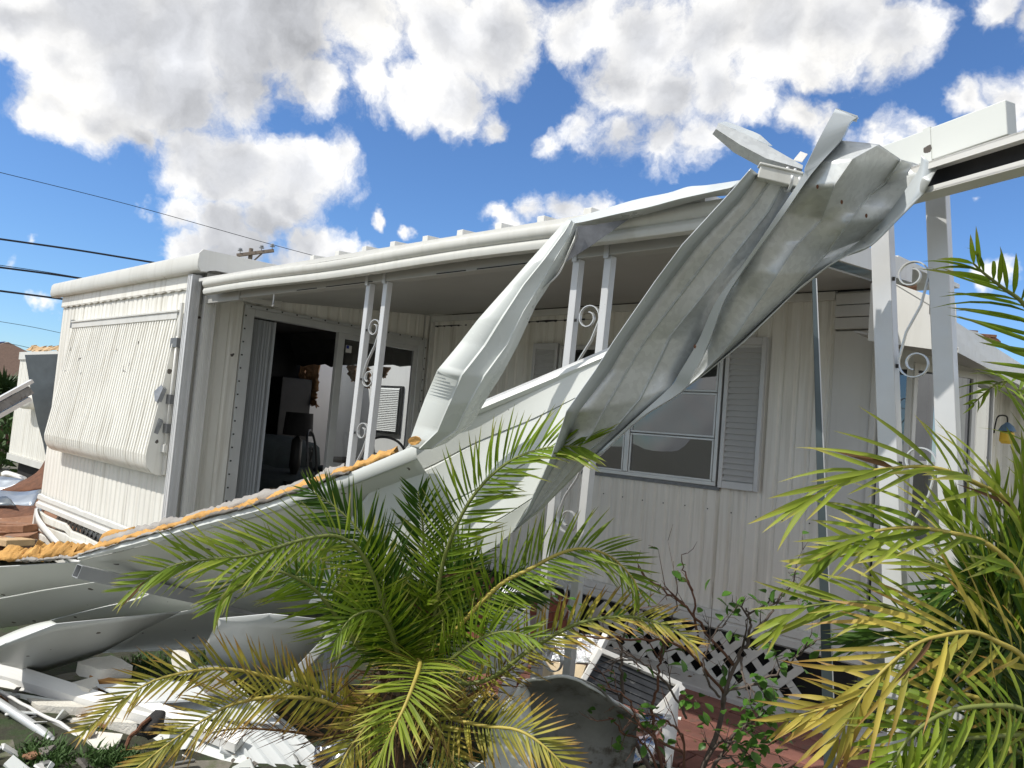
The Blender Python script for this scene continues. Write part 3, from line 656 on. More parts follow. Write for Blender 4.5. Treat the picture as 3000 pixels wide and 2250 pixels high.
# ================================================================== POSTS
def scroll_path(c, r, turns, start, sgn):
    out = []
    for i in range(int(26 * turns) + 1):
        a = start + sgn * i / 26 * 2 * math.pi; rr = r * (1 - .62 * i / (26 * turns))
        out.append(c + V((math.cos(a) * rr, 0, math.sin(a) * rr)))
    return out
def ribbon(path, w_, t_):
    mb = MB(); n_ = len(path); rows_ = []
    for i, p in enumerate(path):
        d = (path[min(i+1, n_-1)] - path[max(i-1, 0)]).normalized(); nr_ = V((-d.z, 0, d.x)) * t_ / 2
        y = V((0, w_ / 2, 0)); rows_.append([p - y - nr_, p + y - nr_, p + y + nr_, p - y + nr_, p - y - nr_])
    return mb.grid(rows_)
def post(x0, x1, ztop, zbase, tilt, s, label, nper=3):
    """two square struts with iron scrolls between; x0,x1 left edges of the struts at the top"""
    w_ = x1 - x0 + s
    t = thing('porch_post', label, 'post', (x0 + w_ / 2 - tilt * (ztop - zbase), 2.6, zbase), 'scrollwork posts carrying the porch roof')
    h = ztop - zbase; yc = 2.6
    def at(x, z): return x + tilt * (z - ztop)
    for xe in (x0, x1):
        a = at(xe, zbase); b2 = xe
        mb = MB()
        mb.add([(a, yc - s/2, zbase), (a + s, yc - s/2, zbase), (a + s, yc + s/2, zbase), (a, yc + s/2, zbase), (b2, yc - s/2, ztop), (b2 + s, yc - s/2, ztop), (b2 + s, yc + s/2, ztop), (b2, yc + s/2, ztop)],
               [(0,3,2,1),(4,5,6,7),(0,1,5,4),(1,2,6,5),(2,3,7,6),(3,0,4,7)])
        mb.build('strut', 'post_paint', t, bevel=.0025)
        MB().box((b2 + .004, 2.568, ztop - .012), (b2 + s * .75, 2.5735, ztop + .095)).build('strap', 'post_paint', t)
    gap = x1 - x0 - s; r = gap * .47; per = .59; nper = 4
    for k in range(nper):
        zt_ = ztop - .26 - k * per; xm = at(x0 + s + gap / 2, zt_)
        c1 = V((xm, yc, zt_)); c2 = V((at(x0 + s + gap / 2, zt_ - per * .48), yc, zt_ - per * .48))
        p = list(reversed(scroll_path(c1, r * .98, 1.35, math.pi, -1)))     # upper scroll, opens on the left strut
        q_ = scroll_path(c2, r * .98, 1.35, math.pi, 1)
        mid = [c1 + V((r * .95, 0, -per * .12)), c2 + V((-r * .6, 0, per * .14))]
        up = scroll_path(c1, r * .98, 1.3, 0.0, 1)
        low = scroll_path(c2, r * .98, 1.3, math.pi, 1)
        path = list(reversed(scroll_path(c1, r * .98, 1.25, math.pi * 1.0, -1)))
        S = list(reversed(scroll_path(c1, r*.98, 1.3, -.25, 1))) + [c1.lerp(c2, .35) + V((r*.45, 0, 0)), c1.lerp(c2, .65) + V((-r*.45, 0, 0))] + scroll_path(c2, r*.98, 1.3, math.pi - .25, 1)
        ribbon(S, .016, .004).build('scroll', 'scroll_iron', t, smooth=True, angle=40)
        for c, sg in ((c1, -1), (c2, -1)):
            MB().bar(c + V((-r * 1.02, -.014, -.01)), c + V((-r * 1.02, -.008, -.01)), .012, .012, (0, 0, 1)).build('bolt', 'rubber', t)
    return t
def px_at(px, py): return PY(px, py, 2.582).x
post(px_at(1074, 827), px_at(1124, 824), 2.374, 0, .030, .038, 'slim white double post with scrolls in front of the sliding door')
post(px_at(1680, 751), px_at(1772, 742), 2.374, 0, .030, .038, 'slim white double post with scrolls between the door and the shuttered window')
post(px_at(2543, 700), px_at(2708, 640), 2.46, 0, -.083, .058, 'broad leaning double post with scrolls beside the right palm')

# ================================================================== WRECKAGE
def PDs(pts): return [PD(*p) for p in pts]
def loft(rows, nu=4, nv=1, wob=0., sc=3.):
    """rows of (px, py, distance): smooth along the rows' sequence, straight or smooth across"""
    R3 = [PDs(r) for r in rows]
    S = surf(R3, nu, nv)
    if wob: S = [[jitter(p, wob, sc) for p in r] for r in S]
    return S
def planar(pts, a, b, c, bow=0.):
    """put (px, py, ...) points on the plane through three (px, py, dist) points: stiff flat sheets"""
    A_, B_, C_ = PDs((a, b, c)); n_ = (B_ - A_).cross(C_ - A_).normalized()
    return [CAM + ray(p[0], p[1]) * (n_.dot(A_ - CAM) / n_.dot(ray(p[0], p[1]))) for p in pts]
def inv3(p): v = p - CAM; z = v.dot(CF); return (PCX + FPX*v.dot(CR)/z, PCY - FPX*v.dot(CU)/z, z)
def flatten(rows, a, b, c): return [[inv3(q) for q in planar(r, a, b, c)] for r in rows]
def lin(rows, n_): return [[a.lerp(b2, i/n_) for a, b2 in zip(rows[q], rows[q+1])] for q in range(len(rows)-1) for i in range(n_)] + [rows[-1]]
# ---- galvanized roof pans torn off and hanging over the beam
def addD(rows, Ds, offs): return [[(x, y, D + o) for (x, y), o in zip(r, offs)] for r, D in zip(rows, Ds)]
gal = thing('galvanized_roof_pan', 'twisted galvanized roof pan hanging diagonally from the broken porch beam', 'roof panel', PD(1502, 1558, 2.76))
Lr = [[(2200,494),(2222,512),(2262,520),(2305,525),(2350,515)], [(2134,570),(2165,588),(2205,605),(2250,622),(2275,632)], [(2000,715),(2042,720),(2090,735),(2145,755),(2190,760)],
      [(1917,827),(1955,835),(2005,850),(2065,860),(2118,860)], [(1798,1000),(1838,1000),(1890,1000),(1965,985),(2046,1000)], [(1747,1081),(1788,1085),(1842,1080),(1920,1080),(1990,1095)],
      [(1660,1204),(1697,1204),(1775,1195),(1875,1170),(1962,1137)], [(1648,1244),(1672,1262),(1735,1270),(1800,1258),(1852,1236)], [(1610,1352),(1630,1352),(1665,1350),(1700,1345),(1740,1338)],
      [(1541,1500),(1550,1500),(1562,1498),(1575,1494),(1588,1490)], [(1502,1558),(1503,1558),(1505,1557),(1507,1556),(1509,1555)]]
LD = [2.28,2.32,2.38,2.45,2.52,2.55,2.57,2.61,2.66,2.73,2.76]
def ribbed(rows, Ds, offs, ribs, dents=(), nu=5, edge=None):
    """insert a raised bead at the columns named in ribs"""
    out = []
    for i, r in enumerate(rows):
        k = []
        wd = math.hypot(r[-1][0] - r[0][0], r[-1][1] - r[0][1]); e = min(.05, 5 / max(wd, 8))
        for j, p in enumerate(r):
            D = Ds[i] + offs[j] * min(1, wd / 150)
            for (di, dj, dv) in dents:
                if di == i and dj == j: D += dv
            if j in ribs:
                a, b2 = r[j-1], r[j+1]
                q0 = (p[0] + (a[0]-p[0])*e*3, p[1] + (a[1]-p[1])*e*3); q1 = (p[0] + (b2[0]-p[0])*e*3, p[1] + (b2[1]-p[1])*e*3)
                k += [(q0[0], q0[1], D), (p[0], p[1], D - .007), (q1[0], q1[1], D)]
            else: k.append((p[0], p[1], D))
            if j < len(r) - 1:
                b2 = r[j+1]; D2 = Ds[i] + offs[j+1] * min(1, wd / 150)
                for (di, dj, dv) in dents:
                    if di == i and dj == j+1: D2 += dv
                k.append(((p[0]+b2[0])/2, (p[1]+b2[1])/2, (D + D2)/2 + .001))
        out.append(k)
    return [[PD(*p) for p in r] for r in out]
A = lin(ribbed(Lr, LD, (-.055, .0, .0, .0, .0), (2, 3), ((6, 4, -.03), (7, 1, .04), (6, 1, -.02), (3, 4, .03), (3, 3, -.02), (2, 4, .0))), 9)
A = [[jitter(p, .0015, 3) for p in r] for r in A]
MB().grid([r[2:] for r in A]).build('pan', 'galvanized', gal, smooth=True, thick=.003, angle=40)
MB().grid([r[:3] for r in A]).build('flange', 'galv_edge', gal, smooth=True, thick=.003, angle=16)
Rr = [[(2461,413),(2574,424),(2640,468),(2700,484),(2746,492)], [(2400,480),(2497,467),(2590,540),(2680,512),(2725,530)], [(2340,550),(2447,539),(2545,575),(2640,580),(2705,566)],
      [(2294,625),(2407,646),(2490,650),(2590,640),(2633,639)], [(2217,729),(2334,720),(2425,740),(2520,705),(2551,720)], [(2180,790),(2280,800),(2372,795),(2440,765),(2484,747)],
      [(2140,842),(2225,880),(2320,850),(2390,810),(2425,779)], [(2100,920),(2163,973),(2230,940),(2290,890),(2348,838)], [(2075,1000),(2110,1040),(2145,1020),(2165,1005),(2181,1000)],
      [(2030,1095),(2045,1105),(2058,1100),(2064,1096),(2069,1092)], [(1990,1148),(1992,1149),(1994,1149),(1996,1148),(1998,1146)]]
RD = [2.25,2.22,2.25,2.29,2.34,2.38,2.42,2.47,2.52,2.57,2.60]
A = lin(ribbed(Rr, RD, (.0, -.01, .02, .03, -.05), (1, 2), ((0, 1, -.03), (1, 1, -.05), (1, 2, .10), (2, 1, -.05), (2, 2, .07), (3, 1, .05), (3, 2, -.02), (4, 2, .05), (4, 3, .03), (5, 1, -.03))), 9)
A = [[jitter(p, .0015, 3) for p in r] for r in A]
MB().grid(A).build('pan', 'galvanized', gal, smooth=True, thick=.003, angle=70)
Sm = [[(2448,320),(2513,343)], [(2407,395),(2488,360)], [(2360,490),(2462,410)], [(2352,517),(2377,508)], [(2271,639),(2296,625)], [(2197,749),(2219,729)], [(2129,840),(2142,842)], [(2090,900),(2110,905)], [(2046,1000),(2076,1000)], [(1990,1095),(2030,1095)], [(1962,1137),(1990,1150)], [(1850,1238),(1872,1226)], [(1741,1339),(1745,1342)]]
SD = [2.20,2.20,2.21,2.22,2.26,2.31,2.37,2.41,2.47,2.51,2.54,2.58,2.66]
S_ = []
for (a, b2), D in zip(Sm, SD): S_.append([PD(a[0], a[1], D + .035), PD(a[0], a[1], D - .012), PD(b2[0], b2[1], D - .02), PD(b2[0] + 3, b2[1] + 3, D + .04)])
MB().grid(surf(S_, 4, 1)).build('seam', 'galv_edge', gal, smooth=True, thick=.003, angle=30)
MB().slab(PDs([(2448,320,2.19),(2513,343,2.19),(2510,358,2.19),(2490,352,2.19),(2455,338,2.19)]), (0, 0, .004)).build('seam_cap', 'galv_edge', gal)
fl_ = [[(2746,492,2.20),(2700,456,2.21)], [(2722,536,2.20),(2690,500,2.22)], [(2706,567,2.20),(2640,575,2.26)], [(2634,640,2.24),(2585,650,2.31)], [(2552,720,2.29),(2530,712,2.36)], [(2485,748,2.34),(2475,742,2.38)]]
MB().grid(loft(fl_, 5, 2)).build('flange', 'galv_edge', gal, smooth=True, thick=.003)
for x, y, D in ((2395, 547, 2.243), (2466, 592, 2.28), (2538, 632, 2.31), (2036, 1015, 2.44)):
    c = PD(x, y, D - .03); MB().add([c + CR * math.cos(a) * .004 + CU * math.sin(a) * .007 for a in [i * .785 for i in range(8)]], [tuple(range(8))]).build('screw_hole', 'rust', gal)
# curled flap and clip at the top of the pans
fp = thing('metal_flashing_scrap', 'curled grey flashing scrap sticking up left of the galvanized pan', 'flashing', PD(2290, 480, 2.36))
rows = [[(2104,361,2.42),(2098,378,2.40),(2088,392,2.43)], [(2180,392,2.40),(2170,425,2.36),(2150,446,2.40)], [(2258,432,2.38),(2244,464,2.34),(2225,487,2.37)], [(2352,486,2.34),(2350,495,2.32),(2348,503,2.34)]]
MB().grid(lin([PDs(r) for r in rows], 4)).build('flashing_sheet', 'galvanized', fp, thick=.003)
rows = [[(2104,361,2.42),(2126,357,2.47)], [(2142,377,2.41),(2164,370,2.47)], [(2180,392,2.40),(2204,385,2.45)], [(2215,410,2.39),(2228,398,2.44)], [(2250,427,2.38),(2263,428,2.43)]]
MB().grid([[jitter(p, .004, 30) for p in r] for r in lin([PDs(r) for r in rows], 3)]).build('flashing_lip', 'strip', fp, thick=.002)
MB().slab(PDs([(2325,470,2.35),(2345,446,2.36),(2366,454,2.35),(2350,476,2.34)]), (0, 0, .003)).build('torn_tab', 'white_board', fp)
cl_ = thing('gutter_bracket', 'short white gutter piece with bent clip wedged under the galvanized seam', 'bracket', PD(2290, 530, 2.27))
a, b2 = PD(2222, 505, 2.27), PD(2350, 535, 2.25)
MB().bar(a, b2, .035, .040, CU).bar(a + CU * .022, b2 + CU * .022, .045, .008, CU).build('gutter_piece', 'gutter', cl_, bevel=.003)
m_ = a.lerp(b2, .68); ax = (b2 - a).normalized()
ring = [m_ + (CU * math.cos(t * .4) + CF * math.sin(t * .4)) * .034 for t in range(13)]
MB().tube(ring, .005, 6).tube([p + ax * .022 for p in ring], .005, 6).build('clip', 'aluminium', cl_, smooth=True)

# ---- broken beam at the right
bm = thing('broken_beam', 'white channel beam with dark open side leaving the frame at upper right', 'beam', PD(2720, 545, 2.32))
p0, p1 = PD(2640, 555, 2.36), PD(3060, 432, 1.86)
def chan(a, b2):
    d = (b2 - a).normalized(); up = V((0, 0, 1)); n_ = d.cross(up).normalized(); up = n_.cross(d)
    if n_.dot(CF) > 0: n_ = -n_
    return d, n_, up     # n_ faces the camera
d, n_, up = chan(p0, p1); h_ = .086
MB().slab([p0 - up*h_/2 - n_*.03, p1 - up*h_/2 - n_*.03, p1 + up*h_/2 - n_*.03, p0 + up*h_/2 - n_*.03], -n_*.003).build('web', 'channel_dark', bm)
MB().bar(p0 + up*h_/2, p1 + up*h_/2, .066, .006, up).bar(p0 + up*h_/2 - up*.008 + n_*.031, p1 + up*h_/2 - up*.008 + n_*.031, .004, .022, up).build('flange', 'white_board', bm)
MB().bar(p0 - up*h_/2, p1 - up*h_/2, .066, .006, up).bar(p0 - up*h_/2 + up*.006 + n_*.031, p1 - up*h_/2 + up*.006 + n_*.031, .004, .016, up).build('flange', 'white_board', bm)
pk = thing('box_beam', 'pale green white box beam lying on top of the channel beam', 'beam', PD(2680, 440, 2.4))
P = PDs([(2560, 520, 2.46), (2618, 440, 2.45), (2952, 300, 2.12), (2975, 395, 2.10)])
a = (P[0] + P[1]) / 2; b2 = (P[2] + P[3]) / 2
MB().bar(a, b2, .05, (P[2] - P[3]).length, (P[2] - P[3])).build('box', 'panel', pk, bevel=.003)
q = a.lerp(b2, .42); dd = (b2 - a).normalized(); uu = (P[2] - P[3]).normalized()
MB().bar(q - dd*.012, q + dd*.012, .056, (P[2] - P[3]).length + .006, uu).build('joint_strap', 'panel', pk)
MB().lathe(PD(2724, 422, 2.36), [(.008, 0), (.006, .006)], 8).build('bolt', 'aluminium', pk)

# ---- drip edge strip folded over the gutter
st = thing('bent_drip_edge', 'long white drip edge strip folded off the gutter and drooping in front of the door', 'drip edge', PD(1200, 1320, 2.97))
top = [(2172,528),(2073,543),(2015,548),(1957,566),(1852,588),(1711,631),(1668,642)]; bot = [(2130,572),(2062,581),(1950,612),(1841,640),(1762,655),(1705,662),(1680,662)]
mid = [(2150,548),(2066,566),(1985,584),(1900,607),(1807,627),(1708,650),(1674,654)]
rows = [[PY(*t, 2.42), PY(*m_, 2.35), PY(*b2, 2.41)] for t, m_, b2 in zip(top, mid, bot)]
rows = [[a + V((0, .10, .012)), a, b2, c] for a, b2, c in rows]
MB().grid(surf(rows, 4, 1)).build('upper_strip', 'strip', st, smooth=True, thick=.002, angle=30)
D0 = 2.86
rr = [[(1668,642),(1675,648),(1684,655),(1690,662)], [(1646,660),(1657,680),(1670,690),(1689,690)], [(1545,772),(1600,760),(1632,755),(1660,750)], [(1480,846),(1540,835),(1590,830),(1622,815)],
      [(1400,936),(1480,930),(1540,910),(1570,895)], [(1349,1000),(1430,1010),(1490,1010),(1519,1005)], [(1280,1084),(1360,1100),(1425,1100),(1472,1092)], [(1245,1170),(1325,1185),(1385,1175),(1430,1160)],
      [(1215,1250),(1290,1265),(1345,1260),(1385,1243)], [(1195,1305),(1230,1318),(1265,1315),(1309,1297)]]
Ds = [2.93, 2.91, 2.88, 2.88, 2.87, 2.87, 2.86, 2.90, 2.94, 2.97]
tw = [(.02, 0, 0, .03), (.0, -.01, .0, .04), (-.01, -.015, .0, .04), (-.015, -.015, 0, .03), (-.02, -.015, .0, .03), (-.02, -.012, .0, .03), (-.025, -.015, -.005, .025), (.025, -.03, -.02, .025), (.03, -.015, -.01, .025), (.01, 0, 0, .02)]
rows = []
for r, D, o in zip(rr, Ds, tw):
    rows.append([(x, y, D + q) for (x, y), q in zip(r, o)])
B = [PDs(r) for r in rows]
B2 = []
for r in B:
    k = []
    for j in range(3):
        k.append(r[j])
        if j in (0, 1): k += [r[j].lerp(r[j+1], .84), r[j].lerp(r[j+1], .92) - CF * .006]
    k.append(r[3]); B2.append(k)
MB().grid([[jitter(p, .003, 4) for p in r] for r in lin(B2, 10)]).build('hanging_strip', 'strip', st, smooth=True, thick=.002, angle=40)
fl_ = [[(1690,662,2.96),(1683,700,2.90)], [(1692,694,2.96),(1664,740,2.88)], [(1662,752,2.95),(1640,800,2.88)], [(1633,808,2.94),(1605,832,2.88)], [(1596,843,2.92),(1585,850,2.89)]]
MB().grid(loft(fl_, 4, 2)).build('strip_flange', 'gutter', st, smooth=True, thick=.002)
fo = MB(); c = PD(1216, 1290, 2.93)
fo.slab([jitter(c + CR*.028*math.cos(a) + CU*.016*math.sin(a), .008, 30) for a in [i*.6 for i in range(10)]], -CF*.02); fo.build('foam_remnant', 'foam', st)
dk = [[(1640,652,2.99),(1690,668,2.97)], [(1760,655,3.0),(1800,668,2.98)], [(1842,642,3.02),(1835,650,3.0)]]
MB().grid([PDs(r) for r in [[(1668,664,2.98),(1650,772,2.96)], [(1735,660,2.98),(1735,718,2.97)], [(1842,642,2.98),(1800,672,2.98)]]]).build('torn_underside', 'tape', st, thick=.002)

# ---- fallen insulated roof panel, underside towards the camera
pa = thing('fallen_roof_panel', 'large fallen white roof panel with torn orange foam along its upper edge', 'roof panel', PD(600, 1760, 3.9))
U = [(232,1643,3.88),(400,1604,3.78),(615,1547,3.65),(800,1500,3.5),(1000,1432,3.28),(1222,1345,3.05)]
Bt = [(240,1656,3.98),(450,1714,4.27),(640,1764,4.48),(800,1802,4.66),(1080,1770,4.15),(1410,1640,3.5)]
PA3 = ((232,1643,3.88), (1222,1345,3.05), (800,1802,4.45))
U = flatten([U], *PA3)[0]; Bt = flatten([Bt], *PA3)[0]
def lerp3(a, b2, t): return tuple(a[i] + (b2[i] - a[i]) * t for i in range(3))
U3, B3 = spline(PDs(U), 6), spline(PDs(Bt), 6)
cuts = [0, .36, .70, 1.0]
for k in range(3):
    r = []
    for t in (cuts[k], cuts[k] + .012, (cuts[k] + cuts[k+1]) / 2, cuts[k+1] - .012, cuts[k+1] - .002):
        off = CF * (.004 if t in (cuts[k], cuts[k+1] - .002) else 0) - CF * .0
        r.append([a.lerp(b2, t) + off + CF * .004 * k for a, b2 in zip(U3, B3)])
    MB().grid([[jitter(p, .004, 1.6) for p in q] for q in r]).build('panel_strip', 'panel', pa, smooth=True, thick=.002, angle=25)
hN = [16, 24, 28, 32, 36, 42]
N0 = spline(PDs([(x, y - 1, D - .01) for x, y, D in U]), 6); N1 = spline(PDs([(x - 2, y - h, D - .01) for (x, y, D), h in zip(U, hN)]), 6)
MB().grid([[p + CF*.03 - CU*.001 for p in N0], N0, [a.lerp(b2, .5) - CF*.012 for a, b2 in zip(N0, N1)], N1, [p + CF*.05 for p in N1]]).build('nose_strip', 'panel', pa, smooth=True, angle=50)
NT = spline([p + CF * .02 for p in PDs([(x - 2, y - h, D) for (x, y, D), h in zip(U, hN)])], 30)
def ragged(path, h0, h1, dep_, m_, name, par, seed, amp=.012, sub=3, lo=0., push=.03):
    """a torn, uneven band standing on a line"""
    rows = []; n_ = len(path)
    for q in range(sub + 1):
        r = []
        for i, p in enumerate(path):
            hh = h0 + (h1 - h0) * (.5 + .5 * noise.noise(V((i * .16, seed, 0)))) + .35 * (h1 - h0) * noise.noise(V((i * .9, seed + 5, 0)))
            t = q / sub
            q_ = jitter(p + V((0, 0, 1)) * (lo + hh * t) + CF * (dep_ * t * t + push) - CF * .02 * math.sin(t * 3.1), amp, 22); r.append(jitter(q_, amp * .6, 70))
        rows.append(r)
    rows.append([p + CF * .06 - V((0, 0, .03)) for p in rows[-1]])
    return MB().grid(rows).build(name, m_, par, smooth=True)
k = len(NT)
ragged(NT[: int(k * .93)], .018, .048, .03, 'foam', 'foam_edge', pa, 1.5, .012)
ragged([p - CF * .015 for p in NT[int(k*.34): int(k*.83)]], .006, .034, .0, 'felt', 'felt_layer', pa, 9.1, .008, 2, push=-.012)
ragged([p - CF * .012 for p in NT[: int(k*.36)]], .004, .022, .0, 'cracked', 'cracked_skin', pa, 4.4, .008, 2, push=-.012)
ragged([p + CF * .05 for p in NT[int(k*.05): int(k*.80)]], .035, .066, .02, 'cracked', 'torn_skin', pa, 14.4, .008, 2)
lump = MB(); c = PD(355, 1575, 4.02)
S_ = [[jitter(c + CR*(.11*math.cos(a)*math.sin(b2)) + V((0,0,1))*(.055*math.cos(b2)) + CF*(.05*math.sin(a)*math.sin(b2)), .03, 14) for a in [i*.628 for i in range(11)]] for b2 in [.1+i*.42 for i in range(8)]]
MB().grid(S_).build('foam_lump', 'foam', pa, smooth=True)
pb = thing('fallen_ceiling_panel', 'white fallen panel with sunlit upper edge running up behind the galvanized pan', 'roof panel', PD(1300, 1690, 3.1))
rows = [[(1790,1028,2.92),(1600,1108,2.97),(1407,1189,3.04),(1290,1240,3.10),(1200,1300,3.16)], [(1720,1150,2.90),(1560,1230,2.96),(1390,1300,3.06),(1250,1370,3.14),(1100,1420,3.25)],
        [(1640,1300,2.88),(1500,1380,2.95),(1340,1460,3.08),(1180,1530,3.2),(1000,1560,3.4)], [(1560,1460,2.88),(1450,1530,2.95),(1310,1600,3.1),(1150,1650,3.25),(950,1680,3.55)], [(1500,1562,2.92),(1430,1618,2.98),(1300,1690,3.12),(1130,1740,3.3),(900,1770,3.65)]]
R3 = [spline(PDs(r), 6) for r in rows]
for i in range(4):
    a, b2 = R3[i], R3[i+1]; r = []
    for t in (0, .03, .35, .65, .965, .992):
        r.append([jitter(p.lerp(q, t) + CF * ((.005 if t in (0, .992) else 0) + .002 * i), .012 if i else .004, 2.2) for p, q in zip(a, b2)])
    MB().grid(r).build('panel_strip', 'panel', pb, smooth=True, thick=.002, angle=25)
e0 = [p - CF*.004 for p in R3[0]]
MB().grid([[p - CU*.030 - CF*.002 for p in e0], [p - CU*.012 - CF*.012 for p in e0], [p + CU*.004 for p in e0], [p + CF*.03 + CU*.006 for p in e0]]).build('edge_strip', 'panel', pb, smooth=True, angle=60)
MB().grid([[p + CF*.03 + CU*.004 for p in e0], [p + CF*.034 + CU*.016 for p in e0]]).build('edge_back_lip', 'aluminium', pb)  # narrow aluminium lip behind the upper edge

# ---- panels collapsed at the left
pc = thing('collapsed_roof_panel', 'buckled grey white roof panel lying at the left edge below the foam', 'roof panel', PD(100, 1840, 4.1))
for rr in ([[(-160,1668,3.95),(0,1659,3.93),(120,1652,3.92),(236,1645,3.92)], [(-160,1772,4.12),(0,1750,4.12),(130,1728,4.12),(300,1700,4.16)]],
           [[(-160,1773,4.11),(0,1751,4.11),(130,1729,4.11),(300,1701,4.15)], [(-160,1862,4.26),(0,1840,4.26),(145,1817,4.26),(430,1742,4.34)]],
           [[(145,1818,4.25),(290,1781,4.28),(430,1743,4.33),(420,1716,4.30)], [(170,1829,4.30),(350,1812,4.40),(530,1794,4.5),(660,1782,4.58)]]):
    rr = flatten(rr, (0,1659,3.93), (236,1645,3.92), (430,1742,4.28))
    a, b2 = spline(PDs(rr[0]), 6), spline(PDs(rr[1]), 6)
    MB().grid([[jitter(p.lerp(q, t) + CF*(.005 if t in (0, 1) else 0), .004, 2) for p, q in zip(a, b2)] for t in (0, .02, .3, .6, .98, 1)]).build('panel_strip', 'panel', pc, smooth=True, thick=.002, angle=25)
fe = spline(PDs([(-160,1662,3.94),(0,1652,3.92),(60,1648,3.91),(120,1645,3.90),(180,1641,3.90),(236,1637,3.89)]), 12)
ragged(fe, .03, .10, .06, 'foam', 'foam_edge', pc, 21.5, .02, 4)
ragged([p - CF*.02 for p in fe[20:]], .0, .028, 0, 'cracked', 'cracked_skin', pc, 2.2, .01, 2)
pe = thing('bent_roof_blade', 'pointed bluish white sheet with a bent lit upper fold in the lower left pile', 'roof sheet', PD(115, 1972, 3.9))
rows = [[(-160,1985,3.80),(0,1892,3.80),(166,1827,3.84),(350,1809,3.98),(530,1791,4.15)], [(-160,2010,3.95),(0,1925,3.93),(140,1900,3.98),(320,1860,4.06),(480,1816,4.18)], [(-160,2040,4.05),(0,1945,4.02),(115,1972,4.14),(300,1912,4.14),(427,1842,4.2)]]
MB().grid(lin([PDs(r) for r in flatten(rows, (0,1892,3.80), (530,1791,4.05), (115,1972,4.2))], 3)).build('sheet', 'panel_blue', pe, smooth=True, thick=.003)
rows = [[(-160,1950,3.95),(0,1868,3.93),(90,1832,3.93),(150,1818,3.95)], [(-160,1985,3.795),(0,1893,3.795),(90,1857,3.81),(168,1828,3.835)]]
MB().grid(loft(rows, 3, 5)).build('fold', 'panel', pe, smooth=True, thick=.003)
pf = thing('curled_roof_sheet', 'shaded white sheet with a curled bottom edge behind the pointed sheet', 'roof sheet', PD(480, 1905, 4.1))
rows = [[(425,1842,4.22),(530,1792,4.3),(660,1785,4.5),(800,1808,4.6)], [(360,1875,4.35),(500,1850,4.5),(650,1845,4.6),(790,1850,4.7)], [(300,1908,4.36),(480,1898,4.52),(640,1890,4.6),(770,1880,4.7)], [(300,1913,4.26),(480,1906,4.42),(640,1902,4.52),(760,1890,4.66)]]
MB().grid(loft(flatten(rows[:3], (425,1842,4.22), (800,1808,4.6), (480,1905,4.5)) + [rows[3]], 4, 3, .004, 3)).build('sheet', 'panel', pf, smooth=True, thick=.003)
pg = thing('grey_roof_sheet', 'flat grey white sheet leaning behind the yellow palm fronds', 'roof sheet', PD(720, 2010, 3.7))
rows = [[(640,1812,3.62),(790,1798,3.58),(1010,1822,3.5)], [(600,1895,3.82),(740,1915,3.75),(915,1925,3.68)], [(620,1990,3.98),(700,2020,3.88),(800,2055,3.78)]]
MB().grid(lin([PDs(r) for r in flatten(rows, (640,1812,3.62), (1010,1822,3.5), (720,2010,4.15))], 3)).build('sheet', 'panel_blue', pg, smooth=True, thick=.004)
o = MB().bar(PD(1015, 1822, 3.46), PD(770, 2080, 3.60), .055, .045, CU).build('white_rail', 'aluminium', bevel=.004); tag(o, 'white aluminium rail lying diagonally behind the centre palm', 'rail')
tb = thing('aluminium_tube', 'square aluminium tube with open dark end under the fallen panel', 'tube', PD(230, 1700, 3.95))
a, b2 = PD(226, 1673, 3.74), PD(800, 1799, 4.60); dv = (b2 - a).normalized(); n_ = dv.cross(V((0, 0, 1))).normalized(); uu = n_.cross(dv)
s_ = .031; mb = MB()
ring = lambda c, s: [c - n_*s - uu*s, c + n_*s - uu*s, c + n_*s + uu*s, c - n_*s + uu*s]
mb.add(ring(a, s_) + ring(b2, s_) + ring(a, s_ - .003) + ring(a + dv*.25, s_ - .003), [(0,4,5,1),(1,5,6,2),(2,6,7,3),(3,7,4,0),(4,7,6,5),(0,1,9,8),(1,2,10,9),(2,3,11,10),(3,0,8,11),(8,9,13,12),(9,10,14,13),(10,11,15,14),(11,8,12,15)])
mb.build('tube_shell', 'tube_grey', tb)
MB().add(ring(a + dv*.05, s_ - .003), [(0,1,2,3)]).build('tube_shade', 'under_dark', tb)  # dark plate set into the hollow, its shade given as colour

# ---- loose boards, foam and scrap in front
def slabobj(name, label, cat_, quad, thick_, m_, bev=.006, group=None, wob=0.):
    """quad: four (px, py, dist) of the upper face, thick downwards"""
    P = PDs(quad); mb = MB()
    n1, n2 = 8, 4; top = [[P[0].lerp(P[1], i/n1).lerp(P[3].lerp(P[2], i/n1), j/n2) for i in range(n1+1)] for j in range(n2+1)]
    if wob: top = [[jitter(p, wob, 9) for p in r] for r in top]
    low = [[p - V((0, 0, thick_)) for p in r] for r in top]
    if wob: low = [[jitter(p, wob, 11) for p in r] for r in low]
    per = lambda g_: [g_[0][i] for i in range(n1)] + [g_[j][n1] for j in range(n2)] + [g_[n2][i] for i in range(n1, 0, -1)] + [g_[j][0] for j in range(n2, 0, -1)]
    mb.grid(top); mb.grid(list(reversed(low)))
    a, b2 = per(top), per(low); a.append(a[0]); b2.append(b2[0]); mb.grid([b2, a])
    o = mb.build(name, m_, None, smooth=bool(wob), bevel=0 if wob else bev, angle=55 if wob else None)
    return tag(o, label, cat_, group)
slabobj('white_board', 'long white board slanting down across the lower left pile', 'board', [(-120,1895,4.35),(460,2078,3.68),(452,2105,3.62),(-120,1945,4.28)], .045, 'white_board')
slabobj('white_board', 'shorter white board under the yellow frond tips', 'board', [(390,2030,3.75),(715,2150,3.5),(690,2180,3.46),(395,2062,3.7)], .04, 'white_board')
